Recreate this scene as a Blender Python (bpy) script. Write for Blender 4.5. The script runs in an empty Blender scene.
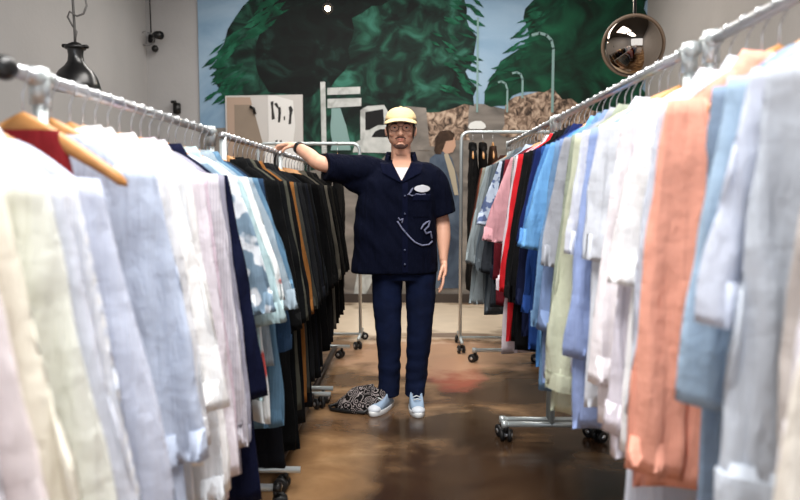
import bpy, bmesh, math, random
from mathutils import Vector, Matrix, noise
from mathutils.geometry import tessellate_polygon
R = math.radians
PI = math.pi
C = bpy.context.scene.collection
sc = bpy.context.scene

# ------------------------------------------------------------------ camera, light, exposure
cam_d = bpy.data.cameras.new('camera')
cam_d.sensor_width = 36.0
cam_d.lens = 31.5
cam_d.clip_start = 0.05
cam_d.dof.use_dof = True
cam_d.dof.focus_distance = 4.0
cam_d.dof.aperture_fstop = 2.3
cam = bpy.data.objects.new('camera', cam_d)
C.objects.link(cam)
cam.location = (0, 0, 1.25)
cam.rotation_euler = (R(90 - 4.57), 0, R(0.9))
sc.camera = cam

sc.view_settings.view_transform = 'Standard'
sc.view_settings.look = 'None'
sc.view_settings.gamma = 1
sc.view_settings.use_curve_mapping = False
sc.view_settings.exposure = 0.0

w = bpy.data.worlds.new('world')
sc.world = w
w.use_nodes = True
w.node_tree.nodes['Background'].inputs['Color'].default_value = (0.75, 0.85, 1.0, 1)
w.node_tree.nodes['Background'].inputs['Strength'].default_value = 0.8


def area(name, loc, rot, sx, sy, power, col=(1, 1, 1)):
    l = bpy.data.lights.new(name, 'AREA')
    l.shape = 'RECTANGLE'
    l.size, l.size_y = sx, sy
    l.energy = power
    l.color = col
    o = bpy.data.objects.new(name, l)
    o.location = loc
    o.rotation_euler = rot
    C.objects.link(o)
    return o


# daylight through the glazed shop front behind the camera, and ceiling strip lights
area('shopfront_daylight', (0, -4.3, 2.0), (R(90), 0, 0), 5.4, 3.0, 78, (0.93, 0.96, 1.0))
area('ceiling_strip_light', (-0.1, 0.9, 3.75), (0, 0, 0), 1.0, 2.6, 225, (1.0, 0.98, 0.96))
area('ceiling_strip_light', (-0.1, 3.6, 3.75), (0, 0, 0), 1.2, 1.8, 82, (1.0, 0.96, 0.91))
area('ceiling_strip_light', (-0.1, 6.6, 3.75), (0, 0, 0), 3.6, 0.8, 95, (1.0, 0.95, 0.89))


# ------------------------------------------------------------------ helpers
def lin(c):
    return tuple(((v / 255) / 12.92 if v / 255 <= 0.04045 else ((v / 255 + 0.055) / 1.055) ** 2.4) for v in c) + (1,)


def mat(name, col, rough=0.6, metal=0.0, spec=0.5, noise_amt=0.0, noise_scale=20, bump=0.0, bump_scale=60,
        emit=None, emit_strength=0.0, sheen=0.0):
    m = bpy.data.materials.new(name)
    m.use_nodes = True
    nt = m.node_tree
    b = nt.nodes['Principled BSDF']
    b.inputs['Base Color'].default_value = lin(col)
    b.inputs['Roughness'].default_value = rough
    b.inputs['Metallic'].default_value = metal
    b.inputs['Specular IOR Level'].default_value = spec
    if sheen:
        b.inputs['Sheen Weight'].default_value = sheen
    if emit:
        b.inputs['Emission Color'].default_value = lin(emit)
        b.inputs['Emission Strength'].default_value = emit_strength
    if noise_amt or bump:
        tc = nt.nodes.new('ShaderNodeTexCoord')
    if noise_amt:
        n = nt.nodes.new('ShaderNodeTexNoise')
        n.inputs['Scale'].default_value = noise_scale
        n.inputs['Detail'].default_value = 4
        nt.links.new(tc.outputs['Object'], n.inputs['Vector'])
        r = nt.nodes.new('ShaderNodeValToRGB')
        a = lin(col)
        r.color_ramp.elements[0].position = 0.3
        r.color_ramp.elements[1].position = 0.7
        r.color_ramp.elements[0].color = tuple(v * (1 - noise_amt) for v in a[:3]) + (1,)
        r.color_ramp.elements[1].color = tuple(min(1, v * (1 + noise_amt)) for v in a[:3]) + (1,)
        nt.links.new(n.outputs['Fac'], r.inputs['Fac'])
        nt.links.new(r.outputs['Color'], b.inputs['Base Color'])
    if bump:
        n2 = nt.nodes.new('ShaderNodeTexNoise')
        n2.inputs['Scale'].default_value = bump_scale
        n2.inputs['Detail'].default_value = 3
        nt.links.new(tc.outputs['Object'], n2.inputs['Vector'])
        bp = nt.nodes.new('ShaderNodeBump')
        bp.inputs['Strength'].default_value = bump
        bp.inputs['Distance'].default_value = 0.01
        nt.links.new(n2.outputs['Fac'], bp.inputs['Height'])
        nt.links.new(bp.outputs['Normal'], b.inputs['Normal'])
    return m


_fab = {}


def fabric(col, col2=None, pattern=None, scale=60.0):
    """Woven cloth; pattern: None, 'stripe', 'check', 'floral', 'print', 'bandana'."""
    key = (col, col2, pattern, scale)
    if key in _fab:
        return _fab[key]
    m = mat('cloth', col, rough=0.92, spec=0.12)
    nt = m.node_tree
    b = nt.nodes['Principled BSDF']
    tc = nt.nodes.new('ShaderNodeTexCoord')
    # long hanging creases plus finer crumple
    mp = nt.nodes.new('ShaderNodeMapping')
    mp.inputs['Scale'].default_value = (26, 26, 3.2)
    mp.inputs['Rotation'].default_value = (0, 0.12, 0)
    oi = nt.nodes.new('ShaderNodeObjectInfo')
    av = nt.nodes.new('ShaderNodeVectorMath')
    av.operation = 'ADD'
    nt.links.new(tc.outputs['Object'], av.inputs[0])
    nt.links.new(oi.outputs['Random'], av.inputs[1])
    nt.links.new(av.outputs[0], mp.inputs['Vector'])
    nf = nt.nodes.new('ShaderNodeTexNoise')
    nf.inputs['Scale'].default_value = 1.0
    nf.inputs['Detail'].default_value = 3
    nf.inputs['Distortion'].default_value = 0.4
    nt.links.new(mp.outputs['Vector'], nf.inputs['Vector'])
    nc = nt.nodes.new('ShaderNodeTexNoise')
    nc.inputs['Scale'].default_value = 24
    nc.inputs['Detail'].default_value = 3
    nt.links.new(av.outputs[0], nc.inputs['Vector'])
    ma = nt.nodes.new('ShaderNodeMath')
    ma.operation = 'MULTIPLY_ADD'
    ma.inputs[1].default_value = 0.28
    nt.links.new(nc.outputs['Fac'], ma.inputs[0])
    nt.links.new(nf.outputs['Fac'], ma.inputs[2])
    bp = nt.nodes.new('ShaderNodeBump')
    bp.inputs['Strength'].default_value = 0.75
    bp.inputs['Distance'].default_value = 0.022
    nt.links.new(ma.outputs[0], bp.inputs['Height'])
    nt.links.new(bp.outputs['Normal'], b.inputs['Normal'])
    if pattern is None:
        n = nt.nodes.new('ShaderNodeTexNoise')
        n.inputs['Scale'].default_value = 6
        nt.links.new(tc.outputs['Object'], n.inputs['Vector'])
        fac = n.outputs['Fac']
        a = lin(col)
        c1, c2 = tuple(v * 0.93 for v in a[:3]) + (1,), tuple(min(1, v * 1.05) for v in a[:3]) + (1,)
        p0, p1 = 0.3, 0.7
    elif pattern in ('stripe', 'check'):
        wv = nt.nodes.new('ShaderNodeTexWave')
        wv.bands_direction = 'X'
        wv.inputs['Scale'].default_value = scale
        nt.links.new(tc.outputs['Object'], wv.inputs['Vector'])
        fac = wv.outputs['Fac']
        if pattern == 'check':
            w2 = nt.nodes.new('ShaderNodeTexWave')
            w2.bands_direction = 'Z'
            w2.inputs['Scale'].default_value = scale
            nt.links.new(tc.outputs['Object'], w2.inputs['Vector'])
            mx = nt.nodes.new('ShaderNodeMath')
            mx.operation = 'ADD'
            mx.use_clamp = True
            ml = nt.nodes.new('ShaderNodeMath')
            ml.operation = 'MULTIPLY'
            ml.inputs[1].default_value = 0.6
            nt.links.new(w2.outputs['Fac'], ml.inputs[0])
            m3 = nt.nodes.new('ShaderNodeMath')
            m3.operation = 'MULTIPLY'
            m3.inputs[1].default_value = 0.6
            nt.links.new(wv.outputs['Fac'], m3.inputs[0])
            nt.links.new(ml.outputs[0], mx.inputs[0])
            nt.links.new(m3.outputs[0], mx.inputs[1])
            fac = mx.outputs[0]
        c1, c2 = lin(col), lin(col2)
        p0, p1 = 0.45, 0.75
    elif pattern in ('floral', 'print'):
        n = nt.nodes.new('ShaderNodeTexNoise')
        n.inputs['Scale'].default_value = scale
        n.inputs['Detail'].default_value = 1.5
        nt.links.new(tc.outputs['Object'], n.inputs['Vector'])
        fac = n.outputs['Fac']
        c1, c2 = lin(col), lin(col2)
        p0, p1 = (0.49, 0.55) if pattern == 'floral' else (0.58, 0.62)
    else:
        v = nt.nodes.new('ShaderNodeTexVoronoi')
        v.inputs['Scale'].default_value = scale
        nt.links.new(tc.outputs['Object'], v.inputs['Vector'])
        s = nt.nodes.new('ShaderNodeMath')
        s.operation = 'MULTIPLY'
        s.inputs[1].default_value = 22
        nt.links.new(v.outputs['Distance'], s.inputs[0])
        s2 = nt.nodes.new('ShaderNodeMath')
        s2.operation = 'SINE'
        nt.links.new(s.outputs[0], s2.inputs[0])
        fac = s2.outputs[0]
        c1, c2 = lin(col), lin(col2)
        p0, p1 = 0.4, 0.7
    r = nt.nodes.new('ShaderNodeValToRGB')
    r.color_ramp.elements[0].position = p0
    r.color_ramp.elements[1].position = p1
    r.color_ramp.elements[0].color = c1
    r.color_ramp.elements[1].color = c2
    nt.links.new(fac, r.inputs['Fac'])
    nt.links.new(r.outputs['Color'], b.inputs['Base Color'])
    _fab[key] = m
    return m


def obj(name, bm, m, parent=None, smooth=True, loc=None):
    me = bpy.data.meshes.new(name)
    bmesh.ops.recalc_face_normals(bm, faces=bm.faces)
    bm.to_mesh(me)
    bm.free()
    for p in me.polygons:
        p.use_smooth = smooth
    if m:
        me.materials.append(m)
    o = bpy.data.objects.new(name, me)
    C.objects.link(o)
    if parent:
        o.parent = parent
    if loc is not None:
        o.location = loc
    return o


def tag(o, label, cat, group=None):
    o['label'] = label
    o['category'] = cat
    if group:
        o['group'] = group
    return o


def thing(name, label, cat, loc=(0, 0, 0), rz=0.0, group=None):
    o = bpy.data.objects.new(name, None)
    o.empty_display_size = 0.1
    C.objects.link(o)
    o.location = loc
    o.rotation_euler = (0, 0, rz)
    return tag(o, label, cat, group)


def struct(name, bm, m, smooth=False):
    o = obj(name, bm, m, None, smooth)
    o['kind'] = 'structure'
    return o


def box(bm, cx, cy, cz, sx, sy, sz, bev=0.0):
    r = bmesh.ops.create_cube(bm, size=1.0)
    for v in r['verts']:
        v.co = Vector((cx + v.co.x * sx, cy + v.co.y * sy, cz + v.co.z * sz))
    if bev:
        es = list({e for v in r['verts'] for e in v.link_edges})
        bmesh.ops.bevel(bm, geom=es, offset=bev, segments=2, affect='EDGES')


def rings(bm, rs, close=True, cap0=True, cap1=True):
    """Skin a list of rings (lists of Vectors of equal length)."""
    vs = [[bm.verts.new(p) for p in r] for r in rs]
    n = len(rs[0])
    for a, b in zip(vs[:-1], vs[1:]):
        for i in range(n if close else n - 1):
            j = (i + 1) % n
            bm.faces.new((a[i], a[j], b[j], b[i]))
    if close and cap0:
        bm.faces.new(vs[0][::-1])
    if close and cap1:
        bm.faces.new(vs[-1])
    return vs


def tube(bm, pts, rad, n=10, ref=None, cap=True):
    """Tube along pts; rad: number, list of numbers or list of (a, b) ellipse radii (a across ref, b along ref)."""
    pts = [Vector(p) for p in pts]
    m = len(pts)
    rs = []
    prev = None
    for i, p in enumerate(pts):
        t = (pts[min(i + 1, m - 1)] - pts[max(i - 1, 0)]).normalized()
        if ref is not None:
            u = Vector(ref)
            u = (u - t * u.dot(t)).normalized()
        elif prev is None:
            u = Vector((0, 0, 1)) if abs(t.z) < 0.9 else Vector((1, 0, 0))
            u = (u - t * u.dot(t)).normalized()
        else:
            u = (prev - t * prev.dot(t)).normalized()
        prev = u
        s = t.cross(u)
        r = rad if isinstance(rad, (int, float)) else rad[i]
        a, b = (r, r) if isinstance(r, (int, float)) else r
        rs.append([p + s * (a * math.cos(2 * PI * k / n)) + u * (b * math.sin(2 * PI * k / n)) for k in range(n)])
    rings(bm, rs, True, cap, cap)


def ell(bm, c, r, seg=20, ringc=14, rot=None):
    q = bmesh.ops.create_uvsphere(bm, u_segments=seg, v_segments=ringc, radius=1.0)
    for v in q['verts']:
        p = Vector((v.co.x * r[0], v.co.y * r[1], v.co.z * r[2]))
        if rot:
            p = rot @ p
        v.co = p + Vector(c)


def lathe(bm, prof, n=28, cx=0, cy=0):
    rings(bm, [[Vector((cx + r * math.cos(2 * PI * k / n), cy + r * math.sin(2 * PI * k / n), z)) for k in range(n)] for r, z in prof])


def poly(bm, pts, y0, th):
    """A flat panel of outline pts (x, z), front at y0, thickness th behind it."""
    f = [bm.verts.new((x, y0, z)) for x, z in pts]
    b = [bm.verts.new((x, y0 + th, z)) for x, z in pts]
    n = len(pts)
    for t in tessellate_polygon([[Vector((x, z, 0)) for x, z in pts]]):
        bm.faces.new([f[i] for i in t])
        bm.faces.new([b[i] for i in t[::-1]])
    for i in range(n):
        j = (i + 1) % n
        bm.faces.new((f[i], b[i], b[j], f[j]))


def remeshed(name, bm, m, parent, voxel, smooth_it=4, deform=None):
    """One continuous watertight surface out of overlapping lofts."""
    me = bpy.data.meshes.new(name + '_raw')
    bmesh.ops.recalc_face_normals(bm, faces=bm.faces)
    bm.to_mesh(me)
    bm.free()
    o = bpy.data.objects.new(name + '_raw', me)
    C.objects.link(o)
    md = o.modifiers.new('r', 'REMESH')
    md.mode = 'VOXEL'
    md.voxel_size = voxel
    ms = o.modifiers.new('s', 'SMOOTH')
    ms.factor = 0.5
    ms.iterations = smooth_it
    dg = bpy.context.evaluated_depsgraph_get()
    dg.update()
    me2 = bpy.data.meshes.new_from_object(o.evaluated_get(dg))
    me2.name = name
    bpy.data.objects.remove(o)
    bpy.data.meshes.remove(me)
    if deform:
        for v in me2.vertices:
            v.co = deform(v.co)
    for p in me2.polygons:
        p.use_smooth = True
    me2.materials.clear()
    me2.materials.append(m)
    o2 = bpy.data.objects.new(name, me2)
    C.objects.link(o2)
    o2.parent = parent
    return o2


# ------------------------------------------------------------------ shared materials
M_chrome = mat('brushed_steel', (205, 207, 210), rough=0.28, metal=0.85)
M_white_tube = mat('pale_steel_tube', (196, 204, 205), rough=0.35, metal=0.55)
M_black_metal = mat('black_steel', (28, 27, 27), rough=0.4, metal=0.3)
M_brown_metal = mat('dark_bronze_steel', (52, 40, 33), rough=0.4, metal=0.4)
M_rubber = mat('black_rubber', (18, 18, 19), rough=0.55)
M_black = mat('black_plastic', (14, 14, 15), rough=0.4)
M_wood = mat('hanger_wood', (196, 138, 78), rough=0.45, noise_amt=0.18, noise_scale=14)
M_hook = mat('hook_steel', (215, 216, 218), rough=0.25, metal=0.9)

# ------------------------------------------------------------------ room shell
XL, XR, YB, YF, ZC = -3.0, 2.63, 8.05, -4.6, 3.9


def floor_mat():
    m = mat('stained_concrete', (110, 80, 55), rough=0.2, spec=0.5)
    nt = m.node_tree
    b = nt.nodes['Principled BSDF']
    tc = nt.nodes.new('ShaderNodeTexCoord')
    # mottled acid stain
    mp = nt.nodes.new('ShaderNodeMapping')
    mp.inputs['Scale'].default_value = (0.9, 1.25, 1)
    nt.links.new(tc.outputs['Object'], mp.inputs['Vector'])
    n1 = nt.nodes.new('ShaderNodeTexNoise')
    n1.inputs['Scale'].default_value = 1.7
    n1.inputs['Detail'].default_value = 6
    n1.inputs['Roughness'].default_value = 0.6
    n1.inputs['Distortion'].default_value = 0.7
    nt.links.new(mp.outputs['Vector'], n1.inputs['Vector'])
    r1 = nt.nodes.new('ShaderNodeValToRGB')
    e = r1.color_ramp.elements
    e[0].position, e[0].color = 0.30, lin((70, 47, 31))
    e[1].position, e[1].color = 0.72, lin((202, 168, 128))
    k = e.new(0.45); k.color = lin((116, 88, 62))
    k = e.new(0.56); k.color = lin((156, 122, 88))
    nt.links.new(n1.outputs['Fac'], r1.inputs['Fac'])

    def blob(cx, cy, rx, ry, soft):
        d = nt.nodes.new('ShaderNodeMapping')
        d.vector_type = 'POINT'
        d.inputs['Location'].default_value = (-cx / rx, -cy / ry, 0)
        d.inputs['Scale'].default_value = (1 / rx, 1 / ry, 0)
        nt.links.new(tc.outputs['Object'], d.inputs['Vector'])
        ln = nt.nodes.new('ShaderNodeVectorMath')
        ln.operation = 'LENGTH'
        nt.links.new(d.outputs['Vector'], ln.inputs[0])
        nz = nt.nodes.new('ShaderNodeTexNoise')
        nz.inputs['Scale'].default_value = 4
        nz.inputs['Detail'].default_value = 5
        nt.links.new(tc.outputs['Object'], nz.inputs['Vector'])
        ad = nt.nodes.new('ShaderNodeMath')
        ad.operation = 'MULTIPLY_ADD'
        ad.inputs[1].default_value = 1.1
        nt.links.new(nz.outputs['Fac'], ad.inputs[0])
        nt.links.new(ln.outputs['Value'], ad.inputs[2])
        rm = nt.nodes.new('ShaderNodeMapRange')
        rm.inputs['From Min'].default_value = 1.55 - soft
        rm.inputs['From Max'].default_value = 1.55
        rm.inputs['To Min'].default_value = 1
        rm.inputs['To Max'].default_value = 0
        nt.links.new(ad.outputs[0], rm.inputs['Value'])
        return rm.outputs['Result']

    col = r1.outputs['Color']
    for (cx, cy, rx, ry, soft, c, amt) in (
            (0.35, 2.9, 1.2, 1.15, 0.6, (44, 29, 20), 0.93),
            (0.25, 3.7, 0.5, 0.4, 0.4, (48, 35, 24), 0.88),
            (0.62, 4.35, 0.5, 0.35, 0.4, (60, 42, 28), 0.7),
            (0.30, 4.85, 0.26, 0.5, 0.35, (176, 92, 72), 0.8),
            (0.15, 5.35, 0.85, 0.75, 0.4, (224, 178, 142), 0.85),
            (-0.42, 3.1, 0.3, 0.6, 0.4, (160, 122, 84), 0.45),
            (0.0, 7.05, 2.4, 1.25, 0.4, (250, 230, 203), 0.97),  # not a stain: bright reflection on the far floor, painted into its colour
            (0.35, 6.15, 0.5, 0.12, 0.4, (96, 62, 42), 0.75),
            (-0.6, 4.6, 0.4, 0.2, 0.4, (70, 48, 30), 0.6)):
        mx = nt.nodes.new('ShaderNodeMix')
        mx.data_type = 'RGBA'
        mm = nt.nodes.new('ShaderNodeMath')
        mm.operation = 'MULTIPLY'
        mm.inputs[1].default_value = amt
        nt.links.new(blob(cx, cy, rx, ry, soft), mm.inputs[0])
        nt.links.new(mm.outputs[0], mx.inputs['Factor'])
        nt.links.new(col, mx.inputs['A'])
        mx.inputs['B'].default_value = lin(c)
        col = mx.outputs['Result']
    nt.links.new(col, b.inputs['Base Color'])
    n3 = nt.nodes.new('ShaderNodeTexNoise')
    n3.inputs['Scale'].default_value = 5
    n3.inputs['Detail'].default_value = 6
    nt.links.new(tc.outputs['Object'], n3.inputs['Vector'])
    mr = nt.nodes.new('ShaderNodeMapRange')
    mr.inputs['To Min'].default_value = 0.08
    mr.inputs['To Max'].default_value = 0.32
    nt.links.new(n3.outputs['Fac'], mr.inputs['Value'])
    nt.links.new(mr.outputs['Result'], b.inputs['Roughness'])
    bp = nt.nodes.new('ShaderNodeBump')
    bp.inputs['Strength'].default_value = 0.06
    bp.inputs['Distance'].default_value = 0.02
    nt.links.new(n3.outputs['Fac'], bp.inputs['Height'])
    nt.links.new(bp.outputs['Normal'], b.inputs['Normal'])
    return m


M_wall = mat('plaster_wall', (172, 171, 171), rough=0.9, noise_amt=0.05, noise_scale=1.5, bump=0.15, bump_scale=25)
M_wall_r = mat('plaster_wall_grey', (168, 164, 161), rough=0.9, noise_amt=0.05, noise_scale=1.5, bump=0.15, bump_scale=25)
M_ceil = mat('dark_ceiling', (84, 82, 80), rough=0.9)

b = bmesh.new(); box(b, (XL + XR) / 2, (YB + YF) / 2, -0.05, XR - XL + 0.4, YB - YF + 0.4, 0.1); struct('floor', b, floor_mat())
b = bmesh.new(); box(b, (XL + XR) / 2, (YB + YF) / 2, ZC + 0.05, XR - XL + 0.4, YB - YF + 0.4, 0.1); struct('ceiling', b, M_ceil)
b = bmesh.new(); box(b, (XL + XR) / 2, YB + 0.1, ZC / 2, XR - XL + 0.4, 0.2, ZC); struct('wall_back', b, M_wall)
b = bmesh.new(); box(b, XL - 0.1, (YB + YF) / 2, ZC / 2, 0.2, YB - YF, ZC); struct('wall_left', b, M_wall)
b = bmesh.new(); box(b, XR + 0.1, (YB + YF) / 2, ZC / 2, 0.2, YB - YF, ZC); struct('wall_right', b, M_wall_r)
# pier standing proud of the right wall (its edge is the seam seen on that wall)
b = bmesh.new(); box(b, XR - 0.04, 4.0, ZC / 2, 0.08, 4.2, ZC); struct('trim_1', b, M_wall_r)
# shop front wall around the big window behind the camera
b = bmesh.new()
box(b, (XL + XR) / 2, YF - 0.1, 0.2, XR - XL, 0.2, 0.4)
box(b, (XL + XR) / 2, YF - 0.1, 3.72, XR - XL, 0.2, 0.36)
box(b, XL + 0.075, YF - 0.1, ZC / 2, 0.15, 0.2, ZC)
box(b, XR - 0.075, YF - 0.1, ZC / 2, 0.15, 0.2, ZC)
struct('wall_front', b, M_wall)
b = bmesh.new()
for x in (-2.8, -1.0, 0.7, 2.45):
    box(b, x, YF, 1.97, 0.06, 0.08, 3.14)
struct('window_1', b, M_black_metal)
M_base = mat('baseboard_paint', (62, 52, 46), rough=0.6)
b = bmesh.new(); box(b, (XL + XR) / 2, YB - 0.03, 0.05, XR - XL, 0.03, 0.1); struct('baseboard_back', b, M_base)
b = bmesh.new(); box(b, XL + 0.01, (YB + YF) / 2, 0.05, 0.02, YB - YF, 0.1); struct('baseboard_left', b, M_base)

# ------------------------------------------------------------------ mural (flat painting on the back wall)
MU = 7.9 / 700.0


def mpt(u, v):
    """mural sketch units -> wall x, z"""
    return ((u - 411) * MU, 1.25 + (194 - v) * MU)


mural = thing('street_mural', 'large painted mural of dark green trees over a street filling the back wall', 'mural', (0, YB - 0.022, 0))


def paint(name, pts, m, layer, parent=None, th=0.0015):
    b = bmesh.new()
    poly(b, [mpt(u, v) for u, v in pts], -0.0018 * layer, th)
    return obj(name, b, m, parent or mural, smooth=False)


def blotchy(name, cols, scale=(2.2, 1, 3.5), pos=(0.3, 0.5, 0.7), detail=6, dist=1.2, nscale=1.0):
    m = mat(name, cols[0], rough=0.75, spec=0.25)
    nt = m.node_tree
    bb = nt.nodes['Principled BSDF']
    tc = nt.nodes.new('ShaderNodeTexCoord')
    mp = nt.nodes.new('ShaderNodeMapping')
    mp.inputs['Scale'].default_value = scale
    n = nt.nodes.new('ShaderNodeTexNoise')
    n.inputs['Scale'].default_value = nscale
    n.inputs['Detail'].default_value = detail
    n.inputs['Distortion'].default_value = dist
    r = nt.nodes.new('ShaderNodeValToRGB')
    e = r.color_ramp.elements
    e[0].position, e[0].color = pos[0], lin(cols[0])
    e[1].position, e[1].color = pos[-1], lin(cols[-1])
    for p, c in list(zip(pos, cols))[1:-1]:
        k = e.new(p); k.color = lin(c)
    nt.links.new(tc.outputs['Object'], mp.inputs['Vector'])
    nt.links.new(mp.outputs['Vector'], n.inputs['Vector'])
    nt.links.new(n.outputs['Fac'], r.inputs['Fac'])
    nt.links.new(r.outputs['Color'], bb.inputs['Base Color'])
    return m


P_sky = blotchy('painted_sky', [(118, 150, 178), (140, 168, 192), (158, 182, 202)], scale=(1, 1, 1.5))
P_tree = blotchy('painted_foliage', [(12, 20, 19), (18, 40, 34), (32, 74, 60), (58, 116, 100)], scale=(3.0, 1, 3.6), pos=(0.36, 0.48, 0.58, 0.74))
P_tree_core = blotchy('painted_shadow_foliage', [(9, 14, 14), (13, 24, 22), (34, 66, 58)], scale=(3, 1, 4), pos=(0.4, 0.56, 0.78))
P_tree_edge = blotchy('painted_bright_foliage', [(10, 40, 30), (14, 74, 52), (40, 108, 82)], scale=(4, 1, 5), pos=(0.3, 0.52, 0.75))
P_tree_r = blotchy('painted_deep_foliage', [(12, 30, 22), (14, 56, 40), (22, 84, 58)], scale=(2.4, 1, 3), pos=(0.35, 0.5, 0.7))
P_house = blotchy('painted_houses', [(58, 48, 42), (138, 116, 100), (192, 170, 150)], scale=(14, 1, 12), pos=(0.35, 0.5, 0.65))
P_road = blotchy('painted_road', [(92, 88, 84), (126, 120, 114), (150, 143, 136)], scale=(1.5, 1, 4))
P_pale = blotchy('painted_pale_grey', [(150, 152, 150), (186, 190, 188), (204, 206, 204)], scale=(6, 1, 6))
P_lamp = mat('painted_lamp_grey', (128, 158, 156), rough=0.75, spec=0.25)
P_white = mat('painted_white', (222, 224, 222), rough=0.75, spec=0.25)
P_dark = mat('painted_dark', (24, 24, 26), rough=0.75, spec=0.25)

rnd = random.Random(5)


def jag(pts, step=7, amp=5):
    """roughen an outline the way brushed leaves break an edge"""
    out = []
    n = len(pts)
    for i in range(n):
        (x0, y0), (x1, y1) = pts[i], pts[(i + 1) % n]
        d = math.hypot(x1 - x0, y1 - y0)
        k = max(1, int(d / step))
        nx, ny = -(y1 - y0) / (d + 1e-6), (x1 - x0) / (d + 1e-6)
        for j in range(k):
            t = j / k
            a = rnd.uniform(-amp, amp) if j else 0
            out.append((x0 + (x1 - x0) * t + nx * a, y0 + (y1 - y0) * t + ny * a))
    return out


TOP = -45
paint('painted_sky', [(198, TOP), (644, TOP), (644, 300), (198, 300)], P_sky, 0, th=0.012)
paint('painted_road', [(198, 128), (400, 122), (470, 104), (482, 104), (560, 122), (644, 128), (644, 298), (198, 298)], P_road, 1)
paint('painted_house', jag([(425, 96), (448, 108), (455, 100), (470, 103), (470, 140), (400, 150), (400, 108)], 9, 3), P_house, 2)
paint('painted_house', jag([(506, 102), (515, 97), (535, 93), (552, 88), (562, 100), (600, 104), (600, 150), (500, 135)], 9, 3), P_house, 2)
lt = [(258, TOP), (256, 0), (236, 18), (228, 30), (224, 44), (216, 62), (213, 80), (222, 98), (230, 120), (225, 150), (300, 172), (380, 160), (420, 112),
      (440, 112), (455, 108), (474, 106), (477, 88), (465, 72), (474, 52), (476, 38), (466, 22), (463, 0), (462, TOP)]
lt_obj = paint('painted_tree', jag(lt, 9, 3.0), P_tree, 3)
paint('painted_foliage_shadow', jag([(268, TOP), (262, 20), (256, 45), (258, 75), (268, 92), (300, 98), (330, 88), (350, 60), (352, 20), (372, 8), (420, -2), (420, TOP)], 9, 3), P_tree_core, 4)
# bright leaf clusters along the outer edge of the big tree
b = bmesh.new()
for k in range(110):
    t = k / 109
    v = TOP + 20 + (100 - TOP - 20) * t
    u = (256 if v < 0 else 256 - 0.55 * v + 12 * math.sin(v * 0.09)) + rnd.uniform(-4, 22)
    L, wd, a = rnd.uniform(12, 26), rnd.uniform(1.2, 2.8), rnd.uniform(0.25, 0.75)
    dx, dy = math.cos(a), -math.sin(a)
    q = [(u - dx * L / 2, v - dy * L / 2), (u - dy * wd, v + dx * wd), (u + dx * L / 2, v + dy * L / 2), (u + dy * wd, v - dx * wd)]
    poly(b, [mpt(*p) for p in q], -0.0018 * 5 - 0.00002 * k, 0.001)
for k in range(46):
    v = rnd.uniform(TOP + 20, 100)
    u = 468 + 8 * math.sin(v * 0.11) + rnd.uniform(-26, 5)
    L, wd, a = rnd.uniform(10, 22), rnd.uniform(1.2, 2.8), rnd.uniform(-0.7, -0.2)
    dx, dy = math.cos(a), -math.sin(a)
    q = [(u - dx * L / 2, v - dy * L / 2), (u - dy * wd, v + dx * wd), (u + dx * L / 2, v + dy * L / 2), (u + dy * wd, v - dx * wd)]
    poly(b, [mpt(*p) for p in q], -0.0018 * 5 - 0.00002 * k, 0.001)
obj('painted_foliage', b, P_tree_edge, mural, smooth=False)
rt = [(536, TOP), (535, 0), (522, 20), (528, 38), (516, 52), (500, 62), (494, 74), (488, 84), (484, 104), (505, 106), (512, 96), (535, 92), (552, 88), (562, 100),
      (600, 112), (644, 118), (644, TOP)]
paint('painted_tree', jag(rt, 7, 4), P_tree_r, 3)
b = bmesh.new()
for k in range(60):
    t = k / 59
    v = -30 + 118 * t
    u = (534 if v < 0 else 536 - 0.55 * v) + rnd.uniform(-2, 24)
    L, wd, a = rnd.uniform(10, 22), rnd.uniform(1.2, 2.8), rnd.uniform(0.1, 0.8)
    dx, dy = math.cos(a), -math.sin(a)
    q = [(u - dx * L / 2, v - dy * L / 2), (u - dy * wd, v + dx * wd), (u + dx * L / 2, v + dy * L / 2), (u + dy * wd, v - dx * wd)]
    poly(b, [mpt(*p) for p in q], -0.0018 * 5 - 0.00002 * k, 0.001)
obj('painted_foliage', b, P_tree_edge, mural, smooth=False)


def stroke_lamp(pts, wd):
    b = bmesh.new()
    for (x0, y0), (x1, y1) in zip(pts[:-1], pts[1:]):
        d = math.hypot(x1 - x0, y1 - y0)
        nx, ny = -(y1 - y0) / d * wd / 2, (x1 - x0) / d * wd / 2
        ex, ey = (x1 - x0) / d * wd * 0.25, (y1 - y0) / d * wd * 0.25
        q = [(x0 + nx - ex, y0 + ny - ey), (x1 + nx + ex, y1 + ny + ey), (x1 - nx + ex, y1 - ny + ey), (x0 - nx - ex, y0 - ny - ey)]
        poly(b, [mpt(*p) for p in q], -0.0018 * 6, 0.001)
    return obj('painted_street_lamp', b, P_lamp, mural, smooth=False)


stroke_lamp([(552, 112), (552, 50), (550, 42), (545, 37), (538, 35), (531, 37)], 2.6)
stroke_lamp([(522, 98), (522, 80), (520, 75), (516, 73), (512, 74)], 2.0)
stroke_lamp([(507, 112), (507, 90), (505, 84), (501, 82), (498, 83)], 1.8)
stroke_lamp([(477, 112), (477, 20)], 1.8)
# painted direction sign: a pale post with two blank boards
paint('painted_signpost', [(320, 82), (325, 82), (326, 160), (321, 160)], P_pale, 6)
paint('painted_sign_board', [(327, 88), (360, 87), (360, 94), (327, 95)], P_pale, 7)
paint('painted_sign_board', [(327, 99), (361, 98), (361, 106), (327, 108)], P_pale, 7)
paint('painted_tree_trunk', jag([(331, 108), (340, 108), (346, 126), (350, 150), (330, 150)], 8, 1.5), P_lamp, 5)
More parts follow.
